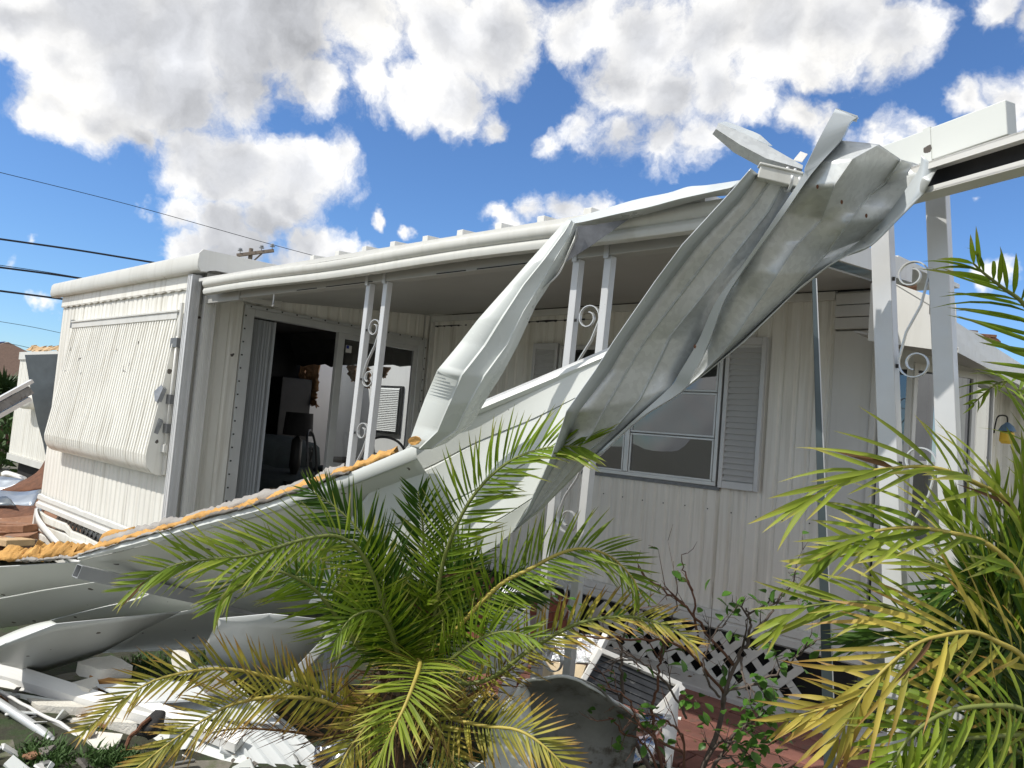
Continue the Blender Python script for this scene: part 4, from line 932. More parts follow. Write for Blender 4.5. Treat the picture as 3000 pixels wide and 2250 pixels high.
slabobj('foam_block', 'rounded white foam block in shadow under the pointed sheet', 'foam block', [(225,1935,4.1),(330,1918,4.12),(388,1950,4.0),(290,1962,3.95)], .06, 'foam_white', wob=.014)
slabobj('foam_block', 'thick cream foam block, uppermost below the long board', 'foam block', [(75,2044,3.92),(190,2048,3.9),(272,2070,3.76),(110,2066,3.78)], .055, 'foam_white', wob=.012)
slabobj('foam_block', 'long cream foam block lying beneath the upper block', 'foam block', [(150,2088,3.84),(300,2092,3.8),(402,2118,3.62),(205,2112,3.68)], .06, 'foam_white', wob=.012)
slabobj('foam_block', 'broken wedge of white foam behind the long board', 'foam block', [(200,2002,3.95),(282,1980,3.97),(290,2004,3.9),(262,2018,3.86)], .06, 'foam_white', wob=.012)
slabobj('wood_block', 'orange brown timber offcut beside the shaded foam', 'timber', [(262,1978,4.0),(362,1990,3.92),(366,2002,3.88),(270,1992,3.95)], .05, 'wood_orange')
slabobj('foam_scrap', 'small white foam chunk near the left palm fronds', 'foam block', [(505,1905,3.9),(545,1900,3.92),(565,1945,3.82),(525,1950,3.8)], .05, 'foam_white', wob=.012)
slabobj('sheet_metal_scrap', 'flat white sheet piece lying under the yellow left fronds', 'sheet metal', [(280,2005,3.9),(560,1995,3.8),(620,2045,3.66),(400,2060,3.7)], .01, 'panel_blue')
slabobj('sheet_metal_scrap', 'grey sheet piece poking out beside the white rail', 'sheet metal', [(560,1960,3.9),(640,1940,3.9),(720,2040,3.65),(600,2030,3.7)], .01, 'grey_under')
rp = thing('ribbed_roof_sheet', 'sunlit white ribbed roof sheet lying at the bottom left of the centre palm', 'roof sheet', PD(800, 2240, 3.45))
q0, q1, q2, q3 = PDs([(560,2050,3.78),(770,2070,3.72),(1040,2290,3.38),(770,2300,3.32)])
cols_ = []; 
for i in range(5):
    for t, hgt in ((.0, 0), (.40, 0), (.45, .018), (.55, .018), (.60, 0)): cols_.append(((i + t) / 5, hgt))
cols_.append((1, 0))
MB().grid([[q0.lerp(q3, s_/8).lerp(q1.lerp(q2, s_/8), t) + V((0, 0, h + .02*math.sin(s_*.6))) for t, h in cols_] for s_ in range(9)]).build('sheet', 'panel_blue', rp, thick=.003)
bs = thing('curled_metal_sheet', 'curved metal sheet with bright torn rim in the bottom left corner', 'sheet metal', PD(120, 2200, 3.7))
rows = [[(-120,1990,4.0),(0,2028,3.88),(98,2080,3.74),(202,2140,3.6),(320,2260,3.42)], [(-120,2040,4.0),(0,2062,3.9),(70,2120,3.76),(150,2190,3.62),(250,2290,3.45)], [(-120,2085,3.98),(0,2085,3.95),(50,2140,3.82),(115,2215,3.7),(190,2300,3.5)]]
MB().grid(loft(rows, 4, 6, .012, 4)).build('sheet', 'grey_under', bs, smooth=True, thick=.004)
e_ = spline(PDs(rows[0]), 8); MB().tube([jitter(p, .008, 9) for p in e_], .009, 6).build('rim', 'white_board', bs, smooth=True)
o = MB().tube(spline(PDs([(-80,2010,3.85),(0,2062,3.74),(127,2148,3.56),(163,2195,3.48),(235,2280,3.36)]), 8), .021, 10).build('bent_pipe', 'aluminium', smooth=True); tag(o, 'bent grey pipe running along the curled sheet', 'pipe')
slabobj('sheet_metal_scrap', 'pale sheet scrap standing in the bottom left corner', 'sheet metal', [(5,2170,3.7),(60,2150,3.7),(85,2290,3.4),(10,2290,3.4)], .006, 'panel')
ch = thing('charred_felt_roll', 'black curled roofing felt with rusty torn lip', 'roofing felt', PD(420, 2150, 3.6))
rows = [[(455,2085,3.6),(430,2100,3.52),(415,2125,3.48),(398,2150,3.5)], [(478,2092,3.58),(462,2110,3.5),(445,2135,3.46),(425,2155,3.48)], [(478,2120,3.6),(470,2140,3.54),(455,2155,3.5),(435,2165,3.5)]]
MB().grid(loft(rows, 5, 5, .015, 10)).build('felt', 'charred', ch, smooth=True, thick=.006)
e_ = spline(PDs([(440,2105,3.49),(418,2122,3.46),(400,2140,3.46),(380,2165,3.46),(365,2200,3.42),(340,2205,3.42)]), 5)
MB().tube([jitter(p, .01, 20) for p in e_], [.008 + .006*abs(noise.noise(p*30)) for p in e_], 6).build('torn_lip', 'rust', ch)
slabobj('cream_board', 'cream coloured flat board on the grass at the bottom left', 'board', [(205,2135,3.62),(360,2150,3.55),(330,2215,3.4),(280,2190,3.45)], .012, 'foam_white')
slabobj('loose_roof_sheet', 'long white sheet sloping under the long board at lower left', 'roof sheet', [(-140,2000,4.1),(330,2075,3.8),(300,2130,3.66),(-140,2075,3.9)], .006, 'panel')
slabobj('loose_roof_sheet', 'flat grey white sheet beneath the yellow left fronds', 'roof sheet', [(420,1985,4.0),(700,2010,3.85),(820,2120,3.56),(520,2095,3.66)], .006, 'panel_blue')
slabobj('loose_roof_sheet', 'white sheet strip at the bottom edge below the dead frond', 'roof sheet', [(440,2150,3.62),(640,2140,3.6),(800,2290,3.34),(560,2290,3.34)], .006, 'panel')
slabobj('loose_roof_sheet', 'narrow white sheet edge crossing above the foam blocks', 'roof sheet', [(-140,1962,4.2),(200,2030,3.98),(190,2048,3.94),(-140,1985,4.15)], .03, 'white_board')
# centre bottom
cp = [[jitter(PD(930 + i*18, 2165 + j*16, 3.5 - j*.03), .05, 9) for i in range(8)] for j in range(8)]
o = MB().grid(cp).build('crumpled_plastic', 'clear_plastic', smooth=True, thick=.001); tag(o, 'crumpled clear plastic film under the centre palm', 'plastic film')
slabobj('sheet_metal_scrap', 'pale blue white sheet standing at the bottom below the palm', 'sheet metal', [(1440,2125,2.90),(1560,2140,2.88),(1590,2420,2.80),(1390,2420,2.82)], .008, 'panel_blue')
gs = thing('arched_metal_sheet', 'arched dark grey metal sheet with white rim at the foot of the middle post', 'sheet metal', PD(1650, 2140, 3.35))
rows = [[(1528,1995,2.96),(1580,1990,2.92),(1662,1984,2.90),(1735,2015,2.92),(1800,2055,2.96),(1885,2105,3.02)], [(1540,2030,3.0),(1590,2035,3.0),(1665,2045,3.0),(1740,2075,3.02),(1800,2115,3.05),(1870,2160,3.08)], [(1555,2110,3.02),(1600,2130,3.04),(1670,2160,3.06),(1740,2200,3.07),(1795,2250,3.08),(1850,2290,3.1)], [(1560,2380,2.98),(1610,2390,3.0),(1670,2400,3.02),(1740,2410,3.03),(1795,2420,3.04),(1850,2430,3.05)]]
MB().grid([[jitter(jitter(p, .022, 4), .010, 13) for p in r] for r in loft(rows, 5, 4)]).build('sheet', 'grey_under', gs, smooth=True, thick=.004, angle=22)
e_ = spline(PDs(rows[0]), 6); MB().tube([jitter(p, .006, 20) for p in e_], .007, 6).build('rim', 'panel_blue', gs, smooth=True)
rows = [[(1528,1993,2.95),(1500,2030,2.92),(1462,2085,2.90),(1440,2180,2.88)], [(1550,2030,2.97),(1552,2065,2.95),(1562,2110,2.94),(1566,2200,2.92)]]
MB().grid(loft(rows, 4, 4, .01, 8)).build('bent_end', 'panel_blue', gs, smooth=True, thick=.004)
dp = thing('ribbed_dark_tray', 'dark ribbed panel framed by white rims leaning at the lattice', 'panel', PD(1900, 2090, 3.75))
q = PDs([(1700,2004,3.55),(1754,1912,3.75),(1992,2014,3.85),(1915,2100,3.6)])
n_ = (q[1]-q[0]).cross(q[3]-q[0]).normalized(); n_ = n_ if n_.dot(CF) < 0 else -n_
cols_ = []
for i in range(6): cols_ += [(i/6, 0), (i/6 + .13, 0), (i/6 + .14, .006), (i/6 + .155, .006)]
cols_.append((1, 0))
MB().grid([[q[0].lerp(q[3], s_).lerp(q[1].lerp(q[2], s_), t) + n_*h for t, h in cols_] for s_ in (0, .33, .66, 1)]).build('tray', 'dark_panel', dp, thick=.004)
for a, b2, w_ in ((q[1], q[2], .032), (q[0], q[1], .028), (q[2], q[3], .045)):
    MB().bar(a + n_*.015, b2 + n_*.015, w_, .02, n_).build('rim', 'white_board', dp, bevel=.004)
fi = thing('foil_insulation_board', 'crinkled silver foil insulation board behind the middle post', 'insulation board', PD(1660, 1960, 3.75))
q = PDs([(1605,1850,3.85),(1776,1862,3.85),(1735,1945,3.72),(1590,1940,3.72)])
fr_ = [[q[0].lerp(q[1], i/14).lerp(q[3].lerp(q[2], i/14), j/8) for i in range(15)] for j in range(9)]
MB().grid([[jitter(p, .012, 26) for p in r] for r in fr_]).build('foil_face', 'foil', fi, smooth=True, thick=.004)
MB().bar(q[1] + CU*.0, q[2], .03, .035, CU).build('white_edge', 'white_board', fi)
slabobj('foam_board', 'cream foam board wedged behind the struts of the middle post', 'foam board', [(1588,1935,3.70),(1720,1950,3.68),(1700,2000,3.6),(1590,1990,3.62)], .03, 'blanket', wob=.006)
slabobj('white_board', 'white angled board left of the middle post foot', 'board', [(1460,2020,3.5),(1510,1940,3.6),(1515,2000,3.55),(1470,2060,3.45)], .03, 'white_board')
wr = [[jitter(PD(1785 + i*17, 2090 + j*19 - i*2, 3.45 + .02*i - j*.02), .07, 8) for i in range(10)] for j in range(10)]
o = MB().grid(wr).build('plastic_wrap', 'clear_plastic', smooth=True, thick=.001); tag(o, 'crumpled clear plastic wrap among the shrub twigs', 'plastic film')
slabobj('white_board', 'white upright strip beside the plastic wrap and red pavers', 'board', [(1935,2090,3.6),(1990,2010,3.75),(1985,2130,3.66),(1960,2290,3.4)], .02, 'white_board')
jg = thing('white_jug', 'white rounded plastic canister standing behind the centre palm', 'canister', PD(1478, 1960, 3.75))
c = PD(1478, 1960, 3.75); 
MB().lathe((c.x, c.y, c.z), [(.10, 0), (.115, .02), (.112, .20), (.10, .30), (.09, .345), (.07, .385), (.05, .40), (.0, .402)], 24).build('body', 'plastic_white', jg, smooth=True, angle=50)
MB().lathe((c.x, c.y, c.z + .30), [(.104, 0), (.104, .012)], 24).build('seam_ring', 'plastic_white', jg, smooth=True, angle=40)
MB().lathe((c.x, c.y, c.z + .398), [(.035, 0), (.035, .02), (.028, .026)], 16).build('cap', 'plastic_white', jg, smooth=True, angle=40)
# support under the jug and leaning scrap: a low pile of rubble
rb = MB()
def rubble(mb, x, y, D, s):
    c = PD(x, y, D); a = random.random()*6; M3 = Matrix.Rotation(a, 3, V((random.random()-.5, random.random()-.5, 1)).normalized())
    sx, sy, sz = s*random.uniform(.6, 1.6), s*random.uniform(.4, 1), s*random.uniform(.05, .25)
    mb.add([c + M3 @ V(v) for v in ((-sx,-sy,-sz),(sx,-sy,-sz),(sx,sy,-sz),(-sx,sy,-sz),(-sx,-sy*.8,sz),(sx*.9,-sy,sz),(sx,sy*.7,sz),(-sx*.8,sy,sz))], [(0,3,2,1),(4,5,6,7),(0,1,5,4),(1,2,6,5),(2,3,7,6),(3,0,4,7)])
mb_list = {m_: MB() for m_ in ('white_board', 'grey_under', 'wood_red', 'panel', 'panel_blue', 'felt')}
for i in range(110):
    x = random.uniform(-50, 2000); base = 2230 if x < 1000 else 2200
    y = random.uniform(1990, 2290); D = EYE * FPX / (y - (1135 + x * .084)) * .985 if y > 1900 else 4
    rubble(mb_list[random.choice(list(mb_list))], x, y, D, random.uniform(.015, .045))
rbp = thing('rubble', 'scatter of small torn scraps on the ground under the wreckage', 'rubble', (-2.5, 2.5, 0)); rbp['kind'] = 'stuff'
for m_, mb in mb_list.items(): mb.build('scraps', m_, rbp, kind='stuff')

# ---- brick step below the siding and lattice skirting
bsx = thing('brick_step', 'dark red brick step against the wall behind the white canister', 'step', (-3.9, 4.4, 0))
box_obj('mortar_core', (-4.74, 4.16, 0), (-3.50, 4.62, .355), 'mortar', bsx)
me = None
for k in range(5):
    for i in range(6):
        x = -4.74 + .105 + i * .21 + (.10 if k % 2 else 0)
        if x > -3.5: continue
        if me is None:
            o = MB().box((-.1, -.05, -.032), (.1, .05, .032)).build('brick', 'brick', bevel=.004); me = o.data; o.parent = bsx
        else: o = bpy.data.objects.new('brick', me); COL.objects.link(o); o.parent = bsx
        o.location = V((x, 4.20 - .045, .04 + k * .072)) - ORG[bsx] + V((random.uniform(-.002, .002), random.uniform(-.004, .002), 0))
        if k == 4:
            for r_ in (1, 2, 3, 4):
                o2 = bpy.data.objects.new('brick', me); COL.objects.link(o2); o2.parent = bsx; o2.location = V((x, 4.155 + r_ * .106, .04 + k * .072)) - ORG[bsx]
for k in range(5):
    for j in range(4):
        o = bpy.data.objects.new('brick', me); COL.objects.link(o); o.parent = bsx; o.rotation_euler.z = math.pi/2
        o.location = V((-3.50 - .045, 4.28 + j * .105 + (.05 if k % 2 else 0), .04 + k * .072)) - ORG[bsx] + V((.004, 0, 0)); o.scale = (.5, 1, 1)
def lattice(name, label, x0, x1, z0, z1, yy, sp=.105, w_=.036):
    t = thing(name, label, 'lattice', ((x0+x1)/2, yy, z0)); h = z1 - z0; s45 = h
    for sg, y in ((1, yy), (-1, yy + .008)):
        x = x0 - h
        while x < x1 + h:
            a = V((x, y, z0)); b2 = V((x + h, y, z1)) if sg > 0 else V((x - h, y, z1))
            def clip(p, q):
                d = q - p
                t0, t1 = 0., 1.
                for lim, s in ((x0, 1), (x1, -1)):
                    f0, f1 = s*(p.x - lim), s*(q.x - lim)
                    if f0 < 0 and f1 < 0: return None
                    if f0 < 0: t0 = max(t0, f0/(f0 - f1))
                    elif f1 < 0: t1 = min(t1, f0/(f0 - f1))
                return (p + d*t0, p + d*t1) if t1 - t0 > .05 else None
            c_ = clip(a, b2)
            if c_: MB().bar(c_[0], c_[1], .007, w_, V((0,0,1)) ).build('slat', 'lattice', t)
            x += sp
    return t
lattice('lattice_skirting', 'white diagonal lattice skirting under the window wall', -3.48, -1.85, .05, .372, 4.80, .155, .046)
t_ = lattice('lattice_skirting', 'dark gapped lattice glimpsed behind the torn skirting at left', -8.5, -6.3, .05, .43, 2.62)
box_obj('crawl_shade', (-5.68, 4.90, .0), (-1.57, 4.96, .44), 'under_dark', home)  # near-black sheet behind the lattice, painted as the shade under the floor
box_obj('crawl_shade', (-8.62, 2.90, .0), (-5.76, 2.95, .43), 'under_dark', home)  # second dark sheet, shade painted behind the torn skirting
# torn vinyl skirting under the front block
sk = thing('vinyl_skirting', 'buckled cream skirting sagging below the awning wall', 'skirting', (-7.5, 2.5, 0))
for k in range(4):
    rows = []
    for i in range(25):
        x = -8.62 + i * .12; sag = .015*math.sin(i*.35) + (-.06 if 7 < i < 19 else 0)*max(0, (k-1)/2)
        z0 = .01 + k*.104 + sag*(k/4); z1 = z0 + .090 - (.05*(i/24) if k == 3 else 0)
        y = 2.50 - (.05*math.sin(i*.4)*(k/3))
        rows.append([V((x, y, z0)), V((x, y - .012, z0 + .012)), V((x, y - .012, z1 - .01)), V((x, y + .004, z1))])
    MB().grid(rows).build('skirting_course', 'siding', sk, smooth=True, thick=.002, angle=30)
fs = spline([V((-8.60, 2.46, .40)), V((-8.2, 2.38, .36)), V((-7.8, 2.40, .25)), V((-7.2, 2.34, .22)), V((-6.7, 2.40, .10))], 6)
MB().grid([[p + V((0, 0, .045)) for p in fs], [p + V((0, -.015, .0)) for p in fs], [p + V((0, 0, -.05)) for p in fs]]).build('bent_top_rail', 'trim', sk, smooth=True, thick=.002)
MB().bar((-8.64, 2.46, 0), (-8.62, 2.47, .43), .035, .035, (0, 1, 0)).build('corner_strip', 'trim', sk)
slabobj('white_board', 'small pointed white scrap at the corner of the sagging skirting', 'board', [(88,1618,5.6),(122,1590,5.8),(150,1612,5.4),(125,1622,5.2)], .012, 'white_board')
# dark bar hanging in front of the window wall
pl = thing('steel_pole', 'thin dark grey steel bar leaning upright in front of the corner panel', 'pole', PD(2432, 2250, 2.62))
a = PD(2385, 815, 3.02); b2 = PD(2432, 2250, 2.62); c = a + (b2 - a) * 1.42; c = a + (b2 - a) * ((a.z) / (a.z - b2.z))
wt, wb = CR*.007, CR*.024
MB().slab([a - wt, a + wt, c + wb, c - wb], CF*.004).build('face', 'pole_paint', pl)
MB().slab([a + wt*1.02, a + wt*1.02 + CF*.015, c + wb*1.02 + CF*.02, c + wb*1.02], CR*.004).build('return_edge', 'aluminium', pl)

# ================================================================== INSIDE THE ROOM
def isurf(c, rx, ry, rz, e=.6, n1=16, n2=10, wob=.0, sc=5):
    rows = []
    sg = lambda v, p: math.copysign(abs(v)**p, v)
    for j in range(n2 + 1):
        b = -math.pi/2 + math.pi*j/n2
        rows.append([jitter(V(c) + V((rx*sg(math.cos(b), e)*sg(math.cos(a), e), ry*sg(math.cos(b), e)*sg(math.sin(a), e), rz*sg(math.sin(b), e))), wob, sc) for a in [2*math.pi*i/n1 for i in range(n1+1)]])
    return rows
sf = thing('sofa', 'dark covered sofa inside the sliding door', 'sofa', (-7.4, 4.2, .5))
MB().grid(isurf((-7.5, 4.15, .74), .62, 1.05, .24, .5, wob=.05)).build('seat', 'sofa', sf, smooth=True)
MB().grid(isurf((-7.95, 4.2, 1.02), .22, 1.0, .30, .5, wob=.05)).build('backrest', 'sofa', sf, smooth=True)
MB().grid(isurf((-7.3, 5.05, .80), .35, .16, .22, .5, wob=.06)).build('armrest', 'sofa', sf, smooth=True)
lm = thing('table_lamp', 'black drum shade table lamp near the dark cabinet', 'lamp', (0, 0, 0))
c = PD(875, 1245, 8.05); ORG[lm] = V((c.x, c.y, .9)); lm.location = ORG[lm]
MB().lathe((c.x, c.y, c.z - .11), [(.155, 0), (.14, .24)], 24).build('lamp_shade', 'lampshade', lm, smooth=True, angle=40)
MB().lathe((c.x, c.y, .9), [(.08, 0), (.085, .02), (.03, .05), (.06, .14), (.055, c.z - 1.06), (.015, c.z - 1.02), (.015, c.z - .9)], 16).build('lamp_base', 'black_iron', lm, smooth=True, angle=50)
st_ = thing('side_table', 'dark side table under the black lamp', 'table', (c.x, c.y, .5))
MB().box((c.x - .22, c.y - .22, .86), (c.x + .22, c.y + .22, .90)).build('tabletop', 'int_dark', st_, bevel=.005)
for sx in (-1, 1):
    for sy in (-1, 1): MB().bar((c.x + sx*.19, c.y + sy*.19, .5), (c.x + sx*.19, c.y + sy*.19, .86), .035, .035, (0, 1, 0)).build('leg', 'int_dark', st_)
def chair(px, py, D, rz, label):
    c = PD(px, py, D); z0 = .5; t = thing('iron_chair', label, 'chair', (c.x, c.y, z0), 'black iron chairs inside the room')
    M3 = Matrix.Rotation(rz, 3, 'Z'); o = V((c.x, c.y, z0)); T = lambda x, y, z: o + M3 @ V((x, y, z))
    MB().lathe(T(0, 0, .42), [(.19, 0), (.21, .02), (.20, .05), (.1, .06)], 20).build('seat', 'sofa', t, smooth=True)
    for sx in (-1, 1):
        for sy in (-1, 1): MB().tube([T(sx*.15, sy*.15, .43), T(sx*.19, sy*.19, 0)], .011, 6).build('leg', 'black_iron', t)
    bp = [T(-.2, .18, .42), T(-.21, .22, .75), T(-.15, .25, .90), T(0, .26, .95), T(.15, .25, .90), T(.21, .22, .75), T(.2, .18, .42)]
    MB().tube(spline(bp, 6), .011, 6).build('back_frame', 'black_iron', t)
    for s in (-1, 1):
        MB().tube([T(s*(.09 + .06*math.cos(a)*(1 - a/14)), .24, .72 + .09*math.sin(a)*(1 - a/14)) for a in [i*.45 for i in range(20)]], .006, 5).build('back_scroll', 'black_iron', t)
    for x in (-.1, 0, .1): MB().tube([T(x, .2, .44), T(x, .235, .66)], .006, 5).build('back_bar', 'black_iron', t)
chair(985, 1330, 7.0, 2.4, 'black iron scroll back chair just right of the sliding door stile')
chair(1160, 1335, 7.0, 3.6, 'black iron scroll back chair at the right side of the doorway')
tb = thing('dining_table', 'dark dining table between the two iron chairs', 'table', (0, 0, .5)); c = PD(1075, 1330, 7.2); ORG[tb] = V((c.x, c.y, .5)); tb.location = ORG[tb]
MB().lathe((c.x, c.y, 1.18), [(.36, 0), (.37, .015), (.36, .03)], 28).build('tabletop', 'wood_grey', tb, smooth=True, angle=40)
for k in range(4):
    a = k*1.57 + .5; MB().bar((c.x + .25*math.cos(a), c.y + .25*math.sin(a), .5), (c.x + .2*math.cos(a), c.y + .2*math.sin(a), 1.18), .04, .04, (0, 1, 0)).build('leg', 'int_dark', tb)
ins = thing('hanging_insulation', 'ragged brown insulation batt hanging from the torn ceiling inside the door', 'insulation', PY(915, 1090, 5.25))
def drape(pts, w0, name, seed):
    P = spline(pts, 9); rows = []; n_ = len(P)
    for i, p in enumerate(P):
        t = i / (n_ - 1); wl = w0 * (1 - .5*t + .45*noise.noise(V((i*.45, seed, 0)))); wr = w0 * (1 - .6*t + .45*noise.noise(V((i*.5, seed + 9, 0))))
        rows.append([jitter(p + V((-wl + (wl + wr)*u/8, .025*math.cos(u*1.7 + i*.3), (-.05*noise.noise(V((u*.9, seed, 3))) if i == n_ - 1 else 0))), .010, 30) for u in range(9)])
    MB().grid(rows).build(name, 'insulation', ins, smooth=True, thick=.006)
zp = lambda x, y: PY(x, y, 5.26)
drape([zp(920,1050), zp(918,1100), zp(912,1140), zp(916,1165), zp(922,1190)], .17, 'batt', 1)
drape([zp(890,1055), zp(888,1090), zp(892,1150)], .11, 'batt', 4)
drape([zp(1030,1070), zp(1034,1085), zp(1038,1118)], .11, 'batt', 6)
drape([zp(1070,1075), zp(1078,1100), zp(1075,1135)], .07, 'batt', 8)
drape([zp(1132,1075), zp(1128,1090), zp(1122,1105)], .07, 'batt', 11)
fc = thing('folding_stool', 'pale wooden easel legs on the room floor behind the foam edge', 'stool', (0, 0, .5)); c = PD(815, 1410, 6.6); ORG[fc] = V((c.x, c.y, .5)); fc.location = ORG[fc]
for a, b2 in (((-.12, 0), (.0, .02)), ((.14, 0), (.01, .02)), ((.0, .25), (.01, .06))): MB().bar((c.x + a[0], c.y + a[1], .5), (c.x + b2[0], c.y + b2[1], .92), .04, .025, (0, 1, 0)).build('leg', 'wood_pale', fc)
MB().box((c.x - .1, c.y - .02, .90), (c.x + .12, c.y + .12, .925)).build('top', 'wood_pale', fc)

ld = thing('wall_lantern', 'small yellow and blue lantern hanging on the far end wall at right', 'lantern', PX(2925, 1290, -1.30))
c = PX(2925, 1262, -1.30)
MB().lathe((c.x + .06, c.y, c.z - .10), [(.035, 0), (.055, .02), (.05, .09), (.03, .10)], 12).build('lantern_body', 'lantern_yellow', ld, smooth=True, angle=40)
MB().lathe((c.x + .06, c.y, c.z), [(.065, 0), (.045, .04), (.012, .07)], 12).build('lantern_cap', 'lantern_blue', ld, smooth=True, angle=40)
MB().tube(spline([V((c.x - .03, c.y, c.z - .02)), V((c.x - .01, c.y, c.z + .11)), V((c.x + .05, c.y, c.z + .12)), V((c.x + .06, c.y, c.z + .07))], 6), .006, 6).build('bracket', 'black_iron', ld, smooth=True)
# ================================================================== BACKGROUND LEFT
nb = thing('neighbour_mobile_home', 'neighbouring cream mobile home with its roof torn off at far left', 'mobile home', (-14, 4.2, 0))
n0 = PD(65, 1030, 14); NY = 4.2; nx0 = PY(62, 1035, NY).x; nzt = PY(62, 1035, NY).z; nzb = PY(26, 1345, NY).z
w = MB(); corr(w, nx0, -11.2, nzb + .12, nzt, lambda u, d, z: V((u, NY - d, z)), pitch=.1, dep=.008); w.build('wall', 'siding', nb)
MB().box((nx0, NY + .02, nzb), (-11.2, NY + .08, nzt)).box((nx0, NY + .08, nzb), (nx0 + .06, 9, nzt)).box((nx0 + .06, 8.9, nzb), (-11.2, 9, nzt)).build('wall_core', 'siding', nb)
box_obj('base_trim', (nx0, NY - .03, nzb), (-11.2, NY + .01, nzb + .115), 'trim', nb); box_obj('top_trim', (nx0, NY - .03, nzt - .12), (-11.2, NY + .01, nzt + .02), 'trim', nb)
box_obj('foundation', (nx0 + .3, NY + .1, 0), (-11.3, NY + .2, nzb), 'under_dark', nb)
ra = MB()
for i in range(30):
    x = nx0 + .2 + i*.14; ra.slab([jitter(V((x + dx, NY + dy, nzt + .03 + dz)), .07, 9) for dx, dy, dz in ((0,0,0),(.2,.05,.02),(.22,.1,.10),(.05,.08,.09))], (0, .06, .02))
ra.build('torn_roof_edge', 'wood_pale', nb, kind='stuff')
c = PY(80, 1175, NY - .1)
MB().grid(isurf((c.x + .2, NY - .12, c.z), .35, .14, .14, .6)).build('wall_lamp_hood', 'siding', nb, smooth=True)
k_ = 240/569
def z9(x, y): return (x*k_, 950 + y*k_)
o = MB().slab([PD(*z9(*p), 11.5) for p in ((172,212),(450,205),(400,420),(335,840),(322,935),(296,810),(262,690),(215,470))], (0, .03, 0)).build('hanging_metal_sheet', 'blue_sheet'); tag(o, 'dark blue grey metal sheet hanging between the two homes', 'sheet metal')
bt = thing('fallen_gutter_beam', 'white and grey gutter beam slanting down at the left edge', 'beam', PD(40, 1180, 11))
a, b2 = PD(*z9(215, 455), 11.2), PD(*z9(-120, 640), 10.8)
MB().bar(a, b2, .10, .12, (0,0,1)).build('web', 'grey_under', bt); MB().bar(a + V((0,0,.13)), b2 + V((0,0,.13)), .16, .05).build('flange', 'trim', bt); MB().bar(a - V((0,0,.13)), b2 - V((0,0,.13)), .16, .06).build('flange', 'trim', bt)
ry = thing('torn_roof_decking', 'rust brown torn roof decking folded between the two homes', 'roof decking', PD(*z9(220, 1160), 10))
rows = [[(*z9(20,1155),10.0),(*z9(120,1165),9.9),(*z9(310,1160),9.8)], [(*z9(110,1110),10.2),(*z9(200,1090),10.1),(*z9(320,1060),10.0)], [(*z9(180,1080),10.3),(*z9(250,1030),10.3),(*z9(330,930),10.4)]]
MB().grid(loft(rows, 4, 5, .06, 3)).build('decking', 'rust', ry, smooth=True, thick=.03)
def bgsheet(name, label, cat_, pts, m_, th=.03, wob=.05):
    rows = [[(*z9(x, y), D) for x, y, D in r] for r in pts]
    o = MB().grid(loft(rows, 3, 4, wob, 2)).build(name, m_, None, smooth=True, thick=th); return tag(o, label, cat_)
bgsheet('zinc_sheet', 'upper pale zinc sheet on the far left heap', 'sheet metal', [[(-60,1070,10.5),(60,1075,10.4),(170,1090,10.3)], [(-60,1160,10.1),(40,1165,10.1),(120,1120,10.2)]], 'zinc')
bgsheet('zinc_sheet', 'lower blue grey zinc sheet across the far left heap', 'sheet metal', [[(-60,1165,9.6),(120,1165,9.5),(300,1160,9.4)], [(-60,1240,9.2),(90,1270,9.1),(230,1270,9.0)]], 'zinc')
bgsheet('zinc_sheet', 'dark folded sheet corner above the red decking', 'sheet metal', [[(-60,1225,8.9),(50,1215,8.9),(80,1230,8.8)], [(-60,1275,8.7),(50,1278,8.7),(115,1278,8.6)]], 'blue_sheet')
bgsheet('plastic_sheet', 'milky plastic film caught on the corner of the front wall', 'plastic film', [[(225,1280,8.1),(260,1210,8.2),(295,1150,8.3)], [(260,1310,8.0),(272,1290,8.0),(285,1230,8.1)]], 'clear_plastic', .002, .08)
bgsheet('torn_roof_decking', 'red brown torn decking lying below the zinc sheets', 'roof decking', [[(-60,1290,8.9),(120,1285,8.8),(280,1275,8.7)], [(-60,1370,8.5),(100,1390,8.4),(265,1350,8.4)]], 'rust', .04, .10)
bgsheet('bent_window_surround', 'white bent window surround near the neighbour foundation', 'window surround', [[(20,1040,11.2),(60,1030,11.2),(185,1075,11.0)], [(20,1062,11.1),(60,1052,11.1),(175,1090,10.9)]], 'white_board', .06, .01)
for k in range(9):
    y = 1390 + k*15 + random.uniform(-14, 14); x0 = random.uniform(-90, 60); x1 = random.uniform(120, 265)
    a, b2 = PD(*z9(x0, y), 8.0 - k*.12), PD(*z9(x1, y + random.uniform(-22, 30)), 7.9 - k*.12 + random.uniform(-.5, .5))
    lb = ['topmost pale broken plank in the far left heap', 'thin split plank second from the top of the heap', 'red brown plank third from the top of the heap', 'grey brown plank in the middle of the far left heap', 'pale grooved plank in the middle of the far left heap', 'dark plank just below the heap middle', 'short thick plank low in the far left heap', 'weathered plank second from the bottom of the heap', 'lowest broad plank of the far left heap above the foam'][k]
    o = MB().bar(a, b2, random.uniform(.12, .25), random.uniform(.05, .09)).build('broken_plank', ['wood_red', 'wood_pale', 'wood_red', 'wood_grey', 'wood_red'][k % 5], bevel=.006); tag(o, lb, 'plank', 'broken planks in the far left heap')
hp = [[V((x, y, .02 + .16*max(0, 1 - ((x + 9.6)/2.0)**2 - ((y - 1.9)/2.6)**2) + .16*noise.noise(V((x*3.3, y*3.3, 0))))) for x in [-12.2 + i*.2 for i in range(22)]] for y in [-1.2 + j*.25 for j in range(26)]]
o = MB().grid(hp).build('debris_heap', 'wood_red', smooth=True); tag(o, 'heap of splintered timber at far left below the neighbour home', 'debris heap', kind='stuff')
